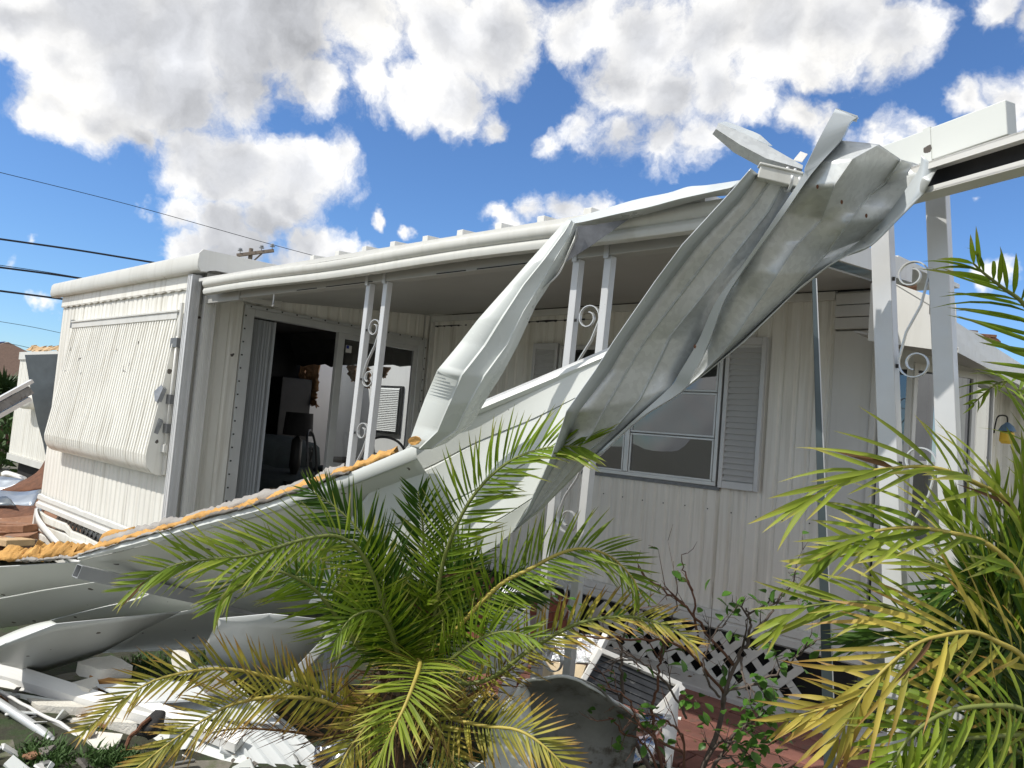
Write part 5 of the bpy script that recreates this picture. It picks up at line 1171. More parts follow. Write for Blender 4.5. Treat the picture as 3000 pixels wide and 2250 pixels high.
hb = thing('brown_house', 'distant tan house with brown roof at the left edge', 'house', (-46, 9, 0))
c = PD(-10, 1100, 42)
MB().box((c.x - 8, c.y - 3, 0), (c.x + .8, c.y + 4, 2.4)).build('wall', 'house_tan', hb)
MB().add([(c.x - 8.4, c.y - 3.4, 2.3), (c.x + 1.4, c.y - 3.4, 2.3), (c.x + 1.4, c.y + 4.4, 2.3), (c.x - 8.4, c.y + 4.4, 2.3), (c.x - 8, c.y + .5, 4.2), (c.x - .6, c.y + .5, 4.2)], [(0,1,5,4),(2,3,4,5),(1,2,5),(0,4,3)]).build('roof', 'roof_brown', hb)
MB().add([(c.x - 7.4, c.y - 1.9, 3.12), (c.x - .6, c.y - 1.9, 3.12), (c.x - 1.2, c.y + .5, 4.24), (c.x - 7.5, c.y + .5, 4.24)], [(0,1,2,3)]).build('roof_tarp', 'tarp_blue', hb, thick=.02)
MB().box((c.x - 3, c.y - 3.05, .9), (c.x - 1.6, c.y - 3.0, 1.9)).build('window', 'shade_glass', hb)
fn = thing('board_fence', 'dark brown board fence beyond the neighbour home', 'fence', (-22, 4, 0))
for i in range(24):
    a = PD(-60 + i*7, 1270, 19); MB().box((a.x - .07, a.y - .012, 0), (a.x + .07, a.y + .012, 1.75 + .03*random.random())).build('board', 'fence_brown', fn)
# fan palm far left
fpn = thing('fan_palm', 'bushy green palm at the far left edge before the brown house', 'palm', (0, 0, 0)); c = PD(8, 1165, 17); ORG[fpn] = V((c.x, c.y, 0)); fpn.location = ORG[fpn]
MB().tube([(c.x, c.y, 0), (c.x + .05, c.y, c.z)], [.14, .10], 10).build('trunk', 'trunk', fpn)
mb = MB(); rnd = random.Random(3)
for i in range(420):
    d = V((rnd.gauss(0, 1), rnd.gauss(0, 1), rnd.gauss(.15, .8))).normalized(); l = rnd.uniform(.6, 1.05); s = d.cross(V((0, 0, 1))).normalized()*.03
    tip = c + d*l - V((0, 0, .25*l*l)); m_ = c + d*l*.5
    mb.add([c + d*.1 - s*.3, c + d*.1 + s*.3, m_ + s, m_ - s, tip], [(0,1,2,3),(3,2,4)])
mb.build('crown', 'tree_leaf', fpn, kind='stuff')
sb = thing('small_shrub', 'small yellow green shrub beside the neighbour wall', 'shrub', (0, 0, 0)); c = PD(6, 1330, 15); ORG[sb] = V((c.x, c.y, 0)); sb.location = ORG[sb]
MB().tube([(c.x, c.y, 0), (c.x, c.y, c.z + .2)], .03, 6).build('stem', 'twig', sb)
mb = MB()
for i in range(260):
    p = c + V((rnd.gauss(0, .25), rnd.gauss(0, .25), rnd.uniform(-.3, .75))); d = V((rnd.gauss(0, 1), rnd.gauss(0, 1), rnd.gauss(0, 1))).normalized(); s = d.orthogonal()*.04
    mb.add([p, p + d*.09 + s, p + d*.2, p + d*.09 - s], [(0,1,2,3)])
mb.build('leaves', 'grass', sb, kind='stuff')
# utility pole and wires
up_ = thing('utility_pole', 'weathered wooden utility pole with crossarm and insulators behind the roof', 'utility pole', (0, 0, 0))
UD = 40; c = PD(736, 728, UD); ORG[up_] = V((c.x, c.y, 0)); up_.location = ORG[up_]
MB().tube([(c.x, c.y, 0), (c.x, c.y, c.z)], [.16, .11], 12).build('pole', 'wood_grey', up_)
a, b2 = PD(694, 748, UD - .2), PD(802, 734, UD - .2); MB().bar(a, b2, .12, .17).build('crossarm', 'wood_grey', up_, bevel=.01)
m_ = a.lerp(b2, .68); MB().bar(m_ - V((0,0,.08)), V((c.x, c.y - .12, c.z - 1.0)), .04, .07).build('brace', 'wood_grey', up_)
ins_p = []
for t in (.08, .66, .95):
    p = a.lerp(b2, t) + V((0, 0, .085)); ins_p.append(p + V((0, 0, .27)))
    MB().lathe(p, [(.02, 0), (.02, .12), (.13, .13), (.13, .17), (.05, .19), (.10, .22), (.10, .25), (.03, .30)], 12).build('insulator', 'porcelain', up_, smooth=True, angle=40)
def wire(pts, r, label):
    P = PDs(pts); P = [P[0] + (P[0] - P[1])*6] + spline(P, 8) + [P[-1] + (P[-1] - P[-2])*6]
    o = MB().tube(P, r, 5).build('overhead_wire', 'wire'); tag(o, label, 'wire', 'overhead wires behind the house')
wire([(0,505,34),(380,600,37),(770,709,40),(950,757,42)], .016, 'thin topmost overhead wire passing over the utility pole')
wire([(0,700,24),(230,733,25),(450,769,26)], .034, 'thick black wire, highest of those meeting the roof gutter')
wire([(0,783,24),(130,800,25),(262,819,26)], .034, 'thick black wire in the middle of the left wires')
wire([(0,777,24.5),(130,796,25.5),(262,818,26.5)], .012, 'thin wire just above the middle thick wire')
wire([(0,852,24),(100,865,25),(205,879,26)], .034, 'lowest thick black wire reaching the gutter corner')
wire([(0,942,34),(95,958,35),(190,978,36)], .012, 'faint thin wire well below the thick wires')
wire([(0,1003,34),(45,1010,35),(95,1021,36)], .012, 'faint lowest thin wire above the neighbour roof')

# ================================================================== PLANTS
LEAFMESH = {}
def leaf_geo(w, fold, droop, nseg=5, pinch=.28):
    """unit leaflet along +X: lance shaped, folded along the midrib, drooping"""
    vs, al, fs = [], [], []
    for i in range(nseg + 1):
        t = i / nseg; wd = w * (math.sin(min(1, t / pinch) * math.pi / 2) if t < pinch else math.cos((t - pinch) / (1 - pinch) * math.pi / 2) ** .8) if i < nseg else 0
        wd = max(wd, w * .18) if i == 0 else wd
        z = -droop * t * t; x = t * (1 - .25 * droop * t)
        vs += [V((x, -wd, z + fold * wd)), V((x, 0, z)), V((x, wd, z + fold * wd))]; al += [t] * 3
        if i: b = (i - 1) * 3; fs += [(b, b + 3, b + 4, b + 1), (b + 1, b + 4, b + 5, b + 2)]
    return vs, al, fs
def leaf_mesh(key, m_):
    if (key, m_) in LEAFMESH: return LEAFMESH[(key, m_)]
    vs, al, fs = leaf_geo(*key); me = bpy.data.meshes.new('leaflet'); me.from_pydata(vs, [], fs); me.update()
    at = me.attributes.new('along', 'FLOAT', 'POINT'); at.data.foreach_set('value', al)
    at = me.attributes.new('tone', 'FLOAT', 'POINT'); at.data.foreach_set('value', [0.] * len(vs))
    me.polygons.foreach_set('use_smooth', [True] * len(me.polygons))
    me.materials.append(MATS[m_]); LEAFMESH[(key, m_)] = me; return me
class Palm:
    def __init__(s, root, quota): s.root = root; s.left = quota; s.rnd = random.Random(11); s.origin = ORG[root]
    def frond(s, pts, m_, stem, ln, n, a0=62, a1=22, vee=28, droop=.12, w=.045, start=.12, r0=.009, single=False, up=None, gap=.0, twist=0., mixm=None, lnv=.12, tiplen=.45):
        P = spline(PDs(pts), 14); k = len(P); rn = s.rnd
        fr = MB().tube(P[::3] + ([P[-1]] if (k - 1) % 3 else []), [r0 * (1 - .85 * i / (k / 3)) + .0012 for i in range(len(P[::3]) + (1 if (k - 1) % 3 else 0))], 6).build('frond', stem, s.root, smooth=True)
        cum = [0]
        for i in range(1, k): cum.append(cum[-1] + (P[i] - P[i-1]).length)
        L_ = cum[-1]; mb = MB()
        key = [(w, .55, droop, 5, .28), (w * 1.12, .40, droop * 1.9 + .04, 5, .30), (w * .86, .65, droop * .4, 5, .26), (w * .95, .5, -droop * .4, 5, .3), (w * .8, .7, droop * 3 + .08, 5, .24)]
        for j in range(n):
            t = start + (1 - start) * (j + rn.uniform(-.3, .3)) / (n - 1); t = min(max(t, 0.01), .995)
            d = t * L_; i = max(1, next((q for q in range(k) if cum[q] >= d), k - 1)); u = (d - cum[i-1]) / max(1e-6, cum[i] - cum[i-1])
            p = P[i-1].lerp(P[i], u); T = (P[min(i+1, k-1)] - P[max(i-2, 0)]).normalized()
            ref = V(up) if up is not None else (V((0, 0, .5)) - CF * .87)
            Nn = ref - T * ref.dot(T)
            if Nn.length < .15: Nn = -CF - T * (-CF).dot(T)
            Nn.normalize(); S = T.cross(Nn)
            tt = (t - start) / (1 - start)
            prof = (.55 + .45 * math.sin(min(1, tt * 2.2 + .12) * math.pi / 2)) * (1 - (1 - tiplen) * max(0, (tt - .55) / .45) ** 1.4)
            for sg in (-1, 1):
                if rn.random() < gap: continue
                a = R_(a0 + (a1 - a0) * tt + rn.gauss(0, 5)); vv = R_(vee + rn.gauss(0, 9) + twist * sg)
                dr = T * math.cos(a) + (S * sg * math.cos(vv) + Nn * math.sin(vv)) * math.sin(a); dr.normalize()
                l = ln * prof * (1 + rn.uniform(-lnv, lnv))
                nn = (Nn - dr * Nn.dot(dr)).normalized(); nn = (nn + S * sg * rn.gauss(0, .25) - dr*0).normalized(); ss = nn.cross(dr).normalized(); nn = dr.cross(ss)
                mm = m_ if (mixm is None or rn.random() > mixm[1]) else mixm[0]
                if m_ != 'leaf_dead' and rn.random() < .015: mm = 'leaf_dead' if single else mm; l *= rn.uniform(.6, 1)
                kk = key[rn.choice((0, 0, 1, 1, 2, 2, 3, 4))]
                M4 = Matrix(((dr.x*l, ss.x*ln, nn.x*l, p.x), (dr.y*l, ss.y*ln, nn.y*l, p.y), (dr.z*l, ss.z*ln, nn.z*l, p.z), (0, 0, 0, 1)))
                if single and s.left > 0:
                    s.left -= 1; o = bpy.data.objects.new('leaflet', leaf_mesh(kk, mm)); COL.objects.link(o); o.parent = fr
                    o.matrix_local = Matrix.Translation(-s.origin) @ M4
                else:
                    vs, al, fs = leaf_geo(*kk); b = len(mb.v); tn = rn.random()
                    mb.v += [M4 @ v for v in vs]; mb.f += [tuple(b + q for q in f) for f in fs]; mb.a += al; mb.t += [tn] * len(vs)
        if mb.v: mb.build('leaflets', m_, fr, smooth=True, kind='stuff')
        return fr
# ---- date palm in the centre
c0 = PD(1185, 1985, 2.92)
dp_ = thing('date_palm', 'feathery date palm with green and yellowing fronds in the centre foreground', 'palm', (c0.x, c0.y, 0))
MB().tube([V((c0.x, c0.y, -.02)), V((c0.x + .01, c0.y, .2)), V((c0.x, c0.y, c0.z - .05)), c0 + V((0, 0, .04))], [.09, .075, .08, .03], 14).build('trunk', 'trunk', dp_, smooth=True)
bo = MB()
for i in range(26):
    a = i * 2.4; z = .05 + i * (c0.z - .1) / 26; d = V((math.cos(a), math.sin(a), 0))
    bo.bar(V((c0.x, c0.y, z)) + d*.06, V((c0.x, c0.y, z + .09)) + d*.115, .05, .014, d)
bo.build('leaf_bases', 'trunk', dp_, kind='stuff')
dpm = Palm(dp_, 300)
C = (1185, 1975, 2.92)
dpm.frond([C,(1262,1850,2.90),(1300,1640,2.86),(1375,1470,2.80),(1480,1360,2.74),(1600,1312,2.68),(1702,1308,2.62)], 'leaf_green', 'stem_green', 0.233, 64, 66, 32, 24, .06, 0.0239, .16, single=True, tiplen=.7)
dpm.frond([C,(1130,1790,2.82),(1070,1640,2.76),(1000,1575,2.70),(900,1578,2.62),(741,1625,2.54),(600,1640,2.48),(500,1660,2.42),(385,1728,2.38)], 'leaf_green', 'stem_green', 0.210, 66, 62, 32, 30, .06, 0.0239, .20, single=True, mixm=('leaf_lime', .35))
dpm.frond([(1225,1935,2.85),(1230,1950,2.70),(1212,2005,2.58),(1182,2078,2.50),(1150,2140,2.46),(1085,2270,2.44)], 'leaf_lime', 'stem_yellow', 0.201, 58, 82, 32, 16, .10, 0.0256, .02, single=True, up=(0, 0, 1), mixm=('leaf_yellow', .25), tiplen=.6)
dpm.frond([C,(1300,1880,2.88),(1455,1722,2.82),(1553,1667,2.79),(1644,1620,2.76),(1716,1608,2.74),(1790,1632,2.72),(1850,1690,2.70),(1870,1730,2.69)], 'leaf_green', 'stem_yellow', 0.215, 58, 64, 32, 26, .09, 0.0227, .22, single=True, mixm=('leaf_lime', .4))
dpm.frond([C,(1062,1903,2.84),(1000,1824,2.79),(931,1737,2.74),(874,1697,2.70),(800,1672,2.66),(700,1690,2.60),(635,1775,2.56)], 'leaf_green', 'stem_green', 0.215, 58, 70, 32, 24, .05, 0.0239, .15, mixm=('leaf_yellow', .4))
dpm.frond([C,(1043,2062,2.86),(953,2030,2.80),(808,1990,2.74),(687,1962,2.68),(579,1964,2.62),(452,1994,2.56),(362,2050,2.52),(250,2140,2.48)], 'leaf_yellow', 'stem_yellow', 0.163, 64, 66, 32, 34, .05, 0.0261, .14, mixm=('leaf_gold', .4))
dpm.frond([C,(1050,2080,2.84),(930,2050,2.76),(800,2042,2.68),(687,2062,2.62),(615,2098,2.58),(506,2170,2.52),(395,2255,2.46)], 'leaf_yellow', 'stem_yellow', 0.177, 61, 64, 32, 24, .08, 0.0250, .14, mixm=('leaf_lime', .4))
dpm.frond([C,(1400,2000,2.86),(1555,1902,2.80),(1689,1828,2.76),(1816,1806,2.73),(1906,1818,2.70),(1979,1848,2.68),(2030,1885,2.66)], 'leaf_yellow', 'stem_green', 0.172, 61, 62, 32, 34, .06, 0.0250, .16, mixm=('leaf_lime', .45))
dpm.frond([C,(1300,2090,2.82),(1410,2125,2.72),(1520,2140,2.64),(1610,2200,2.58),(1680,2280,2.54)], 'leaf_yellow', 'stem_yellow', 0.187, 52, 66, 32, 18, .08, 0.0261, .12, mixm=('leaf_gold', .25))
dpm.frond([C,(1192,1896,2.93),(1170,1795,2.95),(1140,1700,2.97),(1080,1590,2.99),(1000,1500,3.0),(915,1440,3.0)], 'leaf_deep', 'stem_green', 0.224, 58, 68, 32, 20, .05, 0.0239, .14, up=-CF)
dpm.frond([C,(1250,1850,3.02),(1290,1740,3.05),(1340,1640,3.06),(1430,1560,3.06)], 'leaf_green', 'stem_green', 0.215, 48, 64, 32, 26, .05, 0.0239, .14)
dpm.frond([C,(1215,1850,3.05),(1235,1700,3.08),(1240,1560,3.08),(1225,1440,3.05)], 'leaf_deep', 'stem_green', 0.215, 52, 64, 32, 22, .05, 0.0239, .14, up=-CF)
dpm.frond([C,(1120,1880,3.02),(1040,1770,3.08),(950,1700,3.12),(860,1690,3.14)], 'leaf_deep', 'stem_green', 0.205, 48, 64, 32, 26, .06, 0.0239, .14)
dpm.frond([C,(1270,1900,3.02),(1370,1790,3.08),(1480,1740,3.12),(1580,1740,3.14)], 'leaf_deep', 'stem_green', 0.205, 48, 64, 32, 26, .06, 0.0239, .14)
dpm.frond([C,(1280,1960,2.84),(1390,1880,2.76),(1480,1850,2.70),(1560,1870,2.66)], 'leaf_green', 'stem_green', 0.187, 46, 62, 32, 30, .07, 0.0239, .14, mixm=('leaf_yellow', .3))
dpm.frond([C,(1160,1900,2.82),(1130,1820,2.74),(1090,1790,2.68),(1030,1810,2.62),(985,1870,2.58)], 'leaf_green', 'stem_green', 0.187, 46, 64, 32, 26, .07, 0.0239, .16, mixm=('leaf_deep', .4))
dpm.frond([C,(1140,2060,2.84),(1080,2120,2.76),(1020,2200,2.68),(980,2290,2.62)], 'leaf_yellow', 'stem_yellow', 0.168, 40, 64, 32, 20, .10, 0.0250, .1, mixm=('leaf_gold', .3))
dpm.frond([C,(1240,2070,2.84),(1290,2150,2.76),(1330,2240,2.7),(1345,2300,2.66)], 'leaf_yellow', 'stem_yellow', 0.168, 40, 64, 32, 20, .12, 0.0239, .1, mixm=('leaf_gold', .3))
dpm.frond([C,(1100,2110,2.86),(1043,2158,2.80),(917,2152,2.72),(826,2141,2.66),(700,2134,2.60),(610,2150,2.56)], 'leaf_dead', 'leaf_dead', 0.121, 48, 59, 32, -40, .35, 0.0125, .2, gap=.15, r0=.007, lnv=.4)
dpm.frond([C,(1310,2060,2.9),(1420,2010,2.92),(1500,1960,2.95),(1560,1930,2.97)], 'leaf_dead', 'leaf_dead', 0.130, 37, 59, 32, -20, .35, 0.0137, .2, gap=.2, r0=.007, lnv=.4)
rq = random.Random(77)
for i in range(9):
    tx = rq.uniform(980, 1500); ty = rq.uniform(1560, 1800); D = rq.uniform(2.86, 3.12)
    dpm.frond([C, (1185 + (tx - 1185)*.3, 1880, D), (1185 + (tx - 1185)*.65, (1900 + ty)/2 - 40, D), (tx, ty, D - .03)], rq.choice(['leaf_deep', 'leaf_green', 'leaf_shade']), 'stem_green', 0.202, 46, 64, 22, 34, .06, 0.0240, .14)
fb2 = MB(); rn = random.Random(5)
for i in range(170):
    a = rn.random()*6.28; p = c0 + V((math.cos(a)*.06, math.sin(a)*.06, rn.uniform(-.25, .05))); d = V((math.cos(a), math.sin(a), rn.uniform(-.9, .5)))*rn.uniform(.12, .34)
    fb2.tube([p, p + d*.5 + V((0,0,.02)), p + d + V((rn.gauss(0,.03), rn.gauss(0,.03), -.06))], [.003, .0022, .001], 3, cap=False)
fb2.build('dry_fibres', 'leaf_dead', dp_, kind='stuff')
# ---- areca clump at the right edge
c1 = PD(3010, 2300, 2.05)
ar = thing('areca_palm', 'areca palm clump with long arching fronds at the right edge', 'palm', (c1.x, c1.y, 0))
rn = random.Random(9)
for i in range(7):
    x = c1.x + rn.uniform(-.09, .20); y = c1.y + rn.uniform(-.08, .25)
    MB().tube([(x, y, -.02), (x + rn.uniform(-.03, .03), y, .4), (x + rn.uniform(-.06, .06), y + rn.uniform(-.05, .05), .95)], [.022, .018, .013], 8).build('cane', 'stem_yellow' if i % 2 else 'stem_green', ar, smooth=True)
apm = Palm(ar, 300)
Z0 = (3020, 2150, 2.06)
K = dict(w=.029, r0=.007, start=.14, lnv=.18)
apm.frond([(3030,1800,2.05),(3000,1580,2.04),(2945,1465,2.02),(2862,1417,2.0),(2779,1381,1.97),(2706,1367,1.95),(2630,1370,1.93),(2543,1381,1.92),(2460,1412,1.90),(2355,1470,1.88)], 'leaf_lime', 'stem_yellow', 0.254, 20, 48, 12, 42, .16, single=True, tiplen=.6, **K)
apm.frond([(3040,1850,2.0),(2990,1690,1.98),(2887,1590,1.96),(2779,1560,1.94),(2688,1546,1.92),(2598,1550,1.90),(2525,1571,1.89),(2453,1607,1.88),(2395,1645,1.87)], 'leaf_green', 'stem_yellow', 0.243, 20, 46, 14, 36, .20, single=True, mixm=('leaf_lime', .5), **K)
apm.frond([(3060,2060,1.95),(3000,1930,1.93),(2923,1881,1.91),(2851,1852,1.89),(2771,1860,1.87),(2688,1885,1.85),(2598,1954,1.83),(2525,2041,1.82),(2455,2160,1.80)], 'leaf_gold', 'stem_yellow', 0.254, 20, 52, 16, 22, .30, single=True, mixm=('leaf_yellow', .3), **K)
apm.frond([(3080,2180,1.88),(2996,2080,1.85),(2887,2068,1.82),(2779,2084,1.80),(2706,2124,1.78),(2645,2185,1.77),(2600,2270,1.76)], 'leaf_green', 'stem_green', 0.232, 19, 64, 22, 10, .36, single=True, mixm=('leaf_lime', .5), **K)
apm.frond([(3120,1250,1.95),(3060,1000,1.93),(3000,892,1.91),(2940,845,1.90),(2882,800,1.89),(2850,770,1.88)], 'leaf_green', 'stem_green', 0.225, 20, 62, 34, 8, .12, single=True, up=(-.3, -.2, 1), **K)
apm.frond([Z0,(2950,1850,2.1),(2833,1694,2.12),(2742,1654,2.13),(2652,1625,2.14),(2543,1605,2.15),(2470,1610,2.15)], 'leaf_lime', 'stem_green', 0.238, 19, 44, 14, 34, .16, **K)
apm.frond([Z0,(2900,1920,2.1),(2770,1840,2.12),(2652,1795,2.14),(2562,1766,2.15),(2453,1766,2.16),(2345,1784,2.17),(2262,1850,2.18)], 'leaf_lime', 'stem_green', 0.238, 19, 44, 14, 30, .24, **K)
apm.frond([Z0,(2880,2050,2.0),(2725,2030,2.0),(2600,2065,1.99),(2480,2065,1.98),(2380,2085,1.98),(2309,2110,1.98)], 'leaf_gold', 'stem_yellow', 0.227, 17, 44, 14, 25, .26, mixm=('leaf_lime', .5), **K)
apm.frond([Z0,(2880,1950,2.16),(2740,1880,2.18),(2620,1850,2.2),(2500,1880,2.22)], 'leaf_deep', 'stem_green', 0.227, 17, 46, 16, 30, .2, **K)
apm.frond([Z0,(2860,2160,1.9),(2720,2180,1.88),(2610,2260,1.86)], 'leaf_green', 'stem_green', 0.227, 16, 56, 20, 20, .3, **K)
apm.frond([Z0,(2960,1800,2.1),(2945,1650,2.1),(2930,1520,2.08),(2922,1440,2.06)], 'leaf_green', 'stem_green', 0.216, 10, 28, 12, 26, .06, up=-CF, **K)
apm.frond([Z0,(3010,1800,2.05),(3005,1560,2.03),(2998,1420,2.0),(2990,1330,1.98)], 'leaf_green', 'stem_green', 0.216, 10, 28, 12, 26, .06, up=-CF, **K)
apm.frond([Z0,(2900,1750,2.12),(2850,1640,2.14),(2815,1540,2.15),(2795,1480,2.15)], 'leaf_green', 'stem_green', 0.238, 16, 36, 14, 30, .10, up=-CF, **K)
for i in range(22):
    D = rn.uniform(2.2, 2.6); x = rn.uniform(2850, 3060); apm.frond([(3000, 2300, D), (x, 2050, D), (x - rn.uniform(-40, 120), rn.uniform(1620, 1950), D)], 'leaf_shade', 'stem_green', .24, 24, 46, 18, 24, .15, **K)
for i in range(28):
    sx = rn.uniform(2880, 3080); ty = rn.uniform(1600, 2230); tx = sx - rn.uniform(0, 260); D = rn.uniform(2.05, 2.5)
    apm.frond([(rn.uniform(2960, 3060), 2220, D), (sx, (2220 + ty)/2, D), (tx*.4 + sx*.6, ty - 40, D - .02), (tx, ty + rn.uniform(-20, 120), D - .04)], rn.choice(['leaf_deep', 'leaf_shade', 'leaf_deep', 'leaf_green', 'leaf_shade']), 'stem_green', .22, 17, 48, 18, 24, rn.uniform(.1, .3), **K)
for i in range(8):   # fronds on the far side and beyond the frame complete the clump
    a = rn.uniform(-.6, 2.2); d = V((math.cos(a), math.sin(a), 0)); b = c1 + V((.1, .1, 0))
    pts = [b + V((0, 0, .2)), b + d*.25 + V((0, 0, .8)), b + d*.6 + V((0, 0, 1.15)), b + d*1.0 + V((0, 0, 1.1))]
    def inv(p): v = p - CAM; z = v.dot(CF); return (PCX + FPX*v.dot(CR)/z, PCY - FPX*v.dot(CU)/z, z)
    pts = [inv(p) for p in pts]
    if all(p[2] > .3 for p in pts): apm.frond(pts, 'leaf_green', 'stem_green', .22, 24, 50, 16, 30, .15, **K)
# ---- twiggy shrub before the lattice
c2 = PD(2000, 2260, 3.2)
sh_ = thing('twiggy_shrub', 'storm stripped shrub with bare twigs and a few green leaves before the lattice', 'shrub', (c2.x, c2.y, 0))
rn = random.Random(21); NLEAF = [0]
lk = [(.30, .25, .25, 4, .45), (.34, .35, .12, 4, .42)]
def twig(par, pts, r, m_, leaves, sub=3, depth=0):
    P = spline(PDs(pts) if not isinstance(pts[0], Vector) else pts, 6)
    P = [p + V((rn.gauss(0, .004), rn.gauss(0, .004), rn.gauss(0, .004))) for p in P]
    br = MB().tube(P, [r * (1 - .75 * i / len(P)) + .0008 for i in range(len(P))], 5)
    tips = []
    for q in range(sub):
        i = rn.randrange(len(P)//4, len(P) - 1); d = (P[i+1] - P[i-1]).normalized() + V((rn.gauss(0, .7), rn.gauss(0, .5), rn.gauss(.2, .6))); d.normalize(); l = rn.uniform(.06, .20)
        Q = [P[i], P[i] + d*l*.5 + V((rn.gauss(0, .012), 0, rn.gauss(0, .012))), P[i] + d*l + V((rn.gauss(0, .03), rn.gauss(0, .02), rn.gauss(0, .03)))]
        br.tube(Q, [r*.45, r*.3, .0008], 4); tips.append(Q)
        for z in range(2):
            d2 = (d + V((rn.gauss(0, .7), rn.gauss(0, .6), rn.gauss(0, .7)))).normalized(); l2 = rn.uniform(.03, .09); j = rn.choice((1, 2))
            br.tube([Q[j], Q[j] + d2*l2*.6, Q[j] + d2*l2 + V((0, 0, rn.gauss(0, .01)))], [r*.25, .0015, .0006], 3)
            tips.append([Q[j], Q[j] + d2*l2])
    o = br.build('branch', m_, par, smooth=True)
    ends = [P[-1]] + [t[-1] for t in tips]
    for q in range(int(leaves * 1.25)):
        e = rn.choice(ends) + V((rn.gauss(0, .02), rn.gauss(0, .02), rn.gauss(0, .02))); d = V((rn.gauss(0, 1), rn.gauss(-.3, 1), rn.gauss(-.1, .6))).normalized(); s = d.cross(V((rn.gauss(0, .4), rn.gauss(0, .4), 1))).normalized(); nn = s.cross(d)
        l = rn.uniform(.035, .062)
        f = bpy.data.objects.new('leaf', leaf_mesh(rn.choice(lk), 'leaf_shrub')); COL.objects.link(f); f.parent = o
        f.matrix_local = Matrix(((d.x*l, s.x*l, nn.x*l, e.x - c2.x), (d.y*l, s.y*l, nn.y*l, e.y - c2.y), (d.z*l, s.z*l, nn.z*l, e.z), (0, 0, 0, 1)))
ORG[sh_] = V((c2.x, c2.y, 0))
b0 = inv(V((c2.x, c2.y, .0)))
twig(sh_, [b0,(1835,2110,3.25),(1822,2000,3.22),(1820,1920,3.2),(1826,1860,3.2)], .011, 'twig', 10, 5)
twig(sh_, [b0,(1912,2130,3.2),(1925,2020,3.18),(1935,1930,3.18),(1945,1860,3.18)], .008, 'twig_red', 10, 5)
twig(sh_, [b0,(2110,2120,3.2),(2120,2030,3.18),(2170,1920,3.2),(2200,1840,3.22),(2185,1780,3.22)], .012, 'twig', 22, 6)
twig(sh_, [(2150,1950,3.2),(2050,1830,3.15),(1990,1760,3.12),(1900,1700,3.1),(1870,1660,3.1)], .006, 'twig_red', 4, 6)
twig(sh_, [(1935,1940,3.18),(1960,1860,3.18),(1976,1790,3.18),(1982,1690,3.2)], .005, 'twig', 3, 2)
twig(sh_, [(2040,1850,3.16),(2035,1770,3.16),(2012,1690,3.18),(1998,1640,3.18)], .005, 'twig_red', 2, 3)
twig(sh_, [(2120,2030,3.18),(2010,1900,3.1),(1850,1870,3.05),(1740,1870,3.0),(1690,1850,3.0)], .006, 'twig_red', 8, 6)
twig(sh_, [(2180,1900,3.2),(2250,1800,3.2),(2290,1740,3.2),(2330,1700,3.2)], .006, 'twig', 8, 5)
twig(sh_, [(2120,2030,3.18),(2240,1990,3.1),(2330,1930,3.05),(2400,1870,3.0)], .006, 'twig', 26, 6)
twig(sh_, [b0,(2130,2180,3.1),(2200,2120,3.0),(2260,2090,2.95)], .007, 'twig', 34, 6)
twig(sh_, [b0,(2080,2210,3.1),(2130,2170,3.0),(2180,2190,2.95)], .007, 'twig', 30, 6)
twig(sh_, [b0,(1900,2200,3.1),(1830,2150,3.0),(1790,2100,2.95)], .006, 'twig_red', 14, 6)
twig(sh_, [b0,(2000,2180,3.05),(1960,2120,2.95),(1900,2090,2.9)], .006, 'twig_red', 8, 7)
twig(sh_, [(2170,1920,3.2),(2180,1990,3.1),(2210,2030,3.05)], .005, 'twig', 24, 4)
twig(sh_, [(2010,2100,3.1),(1940,1990,3.05),(1860,1930,3.0),(1800,1900,2.98)], .005, 'twig', 3, 8)
twig(sh_, [(2110,2050,3.15),(2060,1960,3.1),(2080,1880,3.1),(2130,1820,3.1)], .005, 'twig', 6, 8)
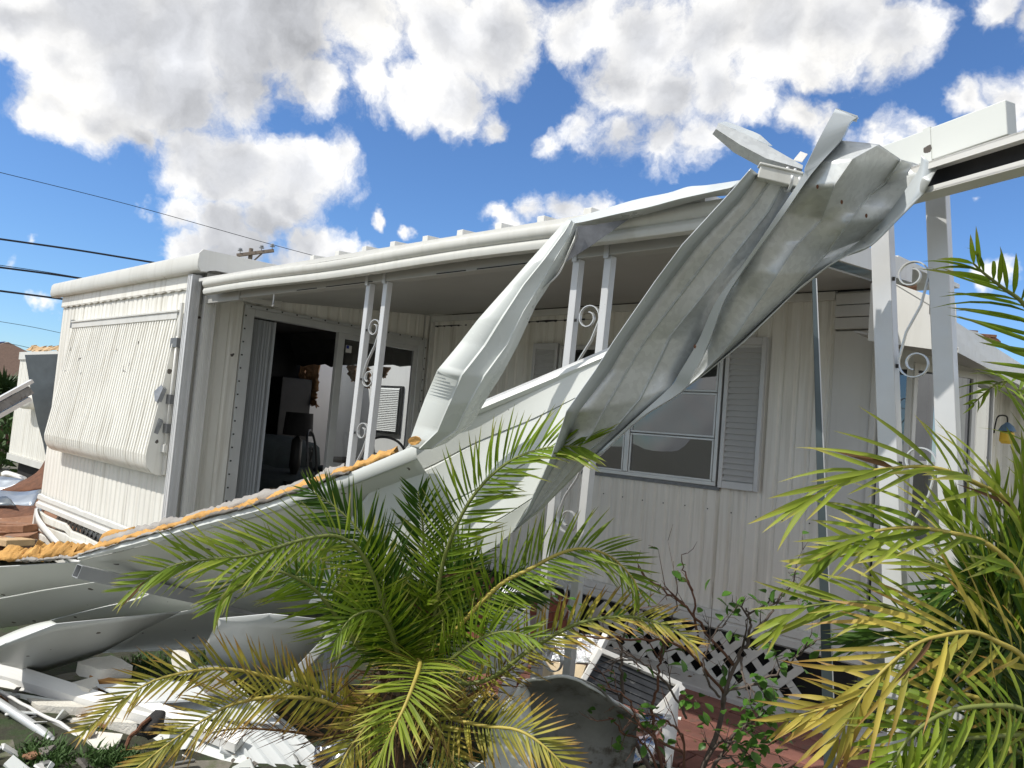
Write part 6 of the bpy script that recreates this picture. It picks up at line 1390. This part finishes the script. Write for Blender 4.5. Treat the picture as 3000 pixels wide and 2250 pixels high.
twig(sh_, [(1990,2200,3.0),(1880,2130,2.95),(1840,2050,2.92),(1780,2010,2.9)], .005, 'twig_red', 4, 8)
twig(sh_, [b0,(2100,2230,3.0),(2180,2240,2.95),(2240,2200,2.9)], .006, 'twig', 30, 5)
# ---- grass tufts
gr = MB(); rn = random.Random(33)
spots = [(130, 2225, 70, 40, 600), (330, 2235, 90, 30, 700), (640, 1935, 60, 25, 250), (430, 1960, 90, 40, 350), (1300, 2240, 150, 40, 500), (50, 1560, 60, 10, 200), (2480, 2130, 120, 60, 500), (1060, 2240, 120, 40, 400)]
for sx, sy, wx, wy, n_ in spots:
    for i in range(n_):
        x, y = sx + rn.gauss(0, wx*.5), sy + rn.gauss(0, wy*.5)
        if y < 1400: continue
        p = PZ(x, y, 0.0)
        if (p - CAM).length > 14: continue
        h = rn.uniform(.025, .07); d = V((rn.gauss(0, .5), rn.gauss(0, .5), 1)).normalized(); s = V((rn.gauss(0, 1), rn.gauss(0, 1), 0)).normalized()*.007
        gr.add([p - s, p + s, p + d*h*.6 + s*.7, p + d*h*.6 - s*.7, p + d*h + V((d.x, d.y, 0))*h*.5], [(0,1,2,3),(3,2,4)])
o = gr.build('grass', 'grass'); tag(o, 'green grass tufts growing between the wreckage', 'grass', kind='stuff')

# ---- leaf litter and splinters blown over the ground and pavers
lt = MB(); rn = random.Random(44)
for i in range(900):
    p = V((rn.uniform(-7, .2), rn.uniform(1.6, 4.75), 0)); p.z = .047 if (-3.4 < p.x < -.2 and 3.45 < p.y < 4.52) else (.08 if (p.y > 4.53 and p.x > -4.6) else .028)
    a = rn.random()*6.28; l = rn.uniform(.015, .05); d = V((math.cos(a), math.sin(a), rn.uniform(-.1, .35)))*l; s_ = V((-math.sin(a), math.cos(a), rn.uniform(-.2, .2)))*l*rn.uniform(.12, .4)
    lt.add([p, p + d*.5 + s_, p + d, p + d*.5 - s_], [(0, 1, 2, 3)])
o = lt.build('leaf_litter', 'litter'); tag(o, 'brown leaf litter scattered over pavers and soil', 'leaf litter', kind='stuff')
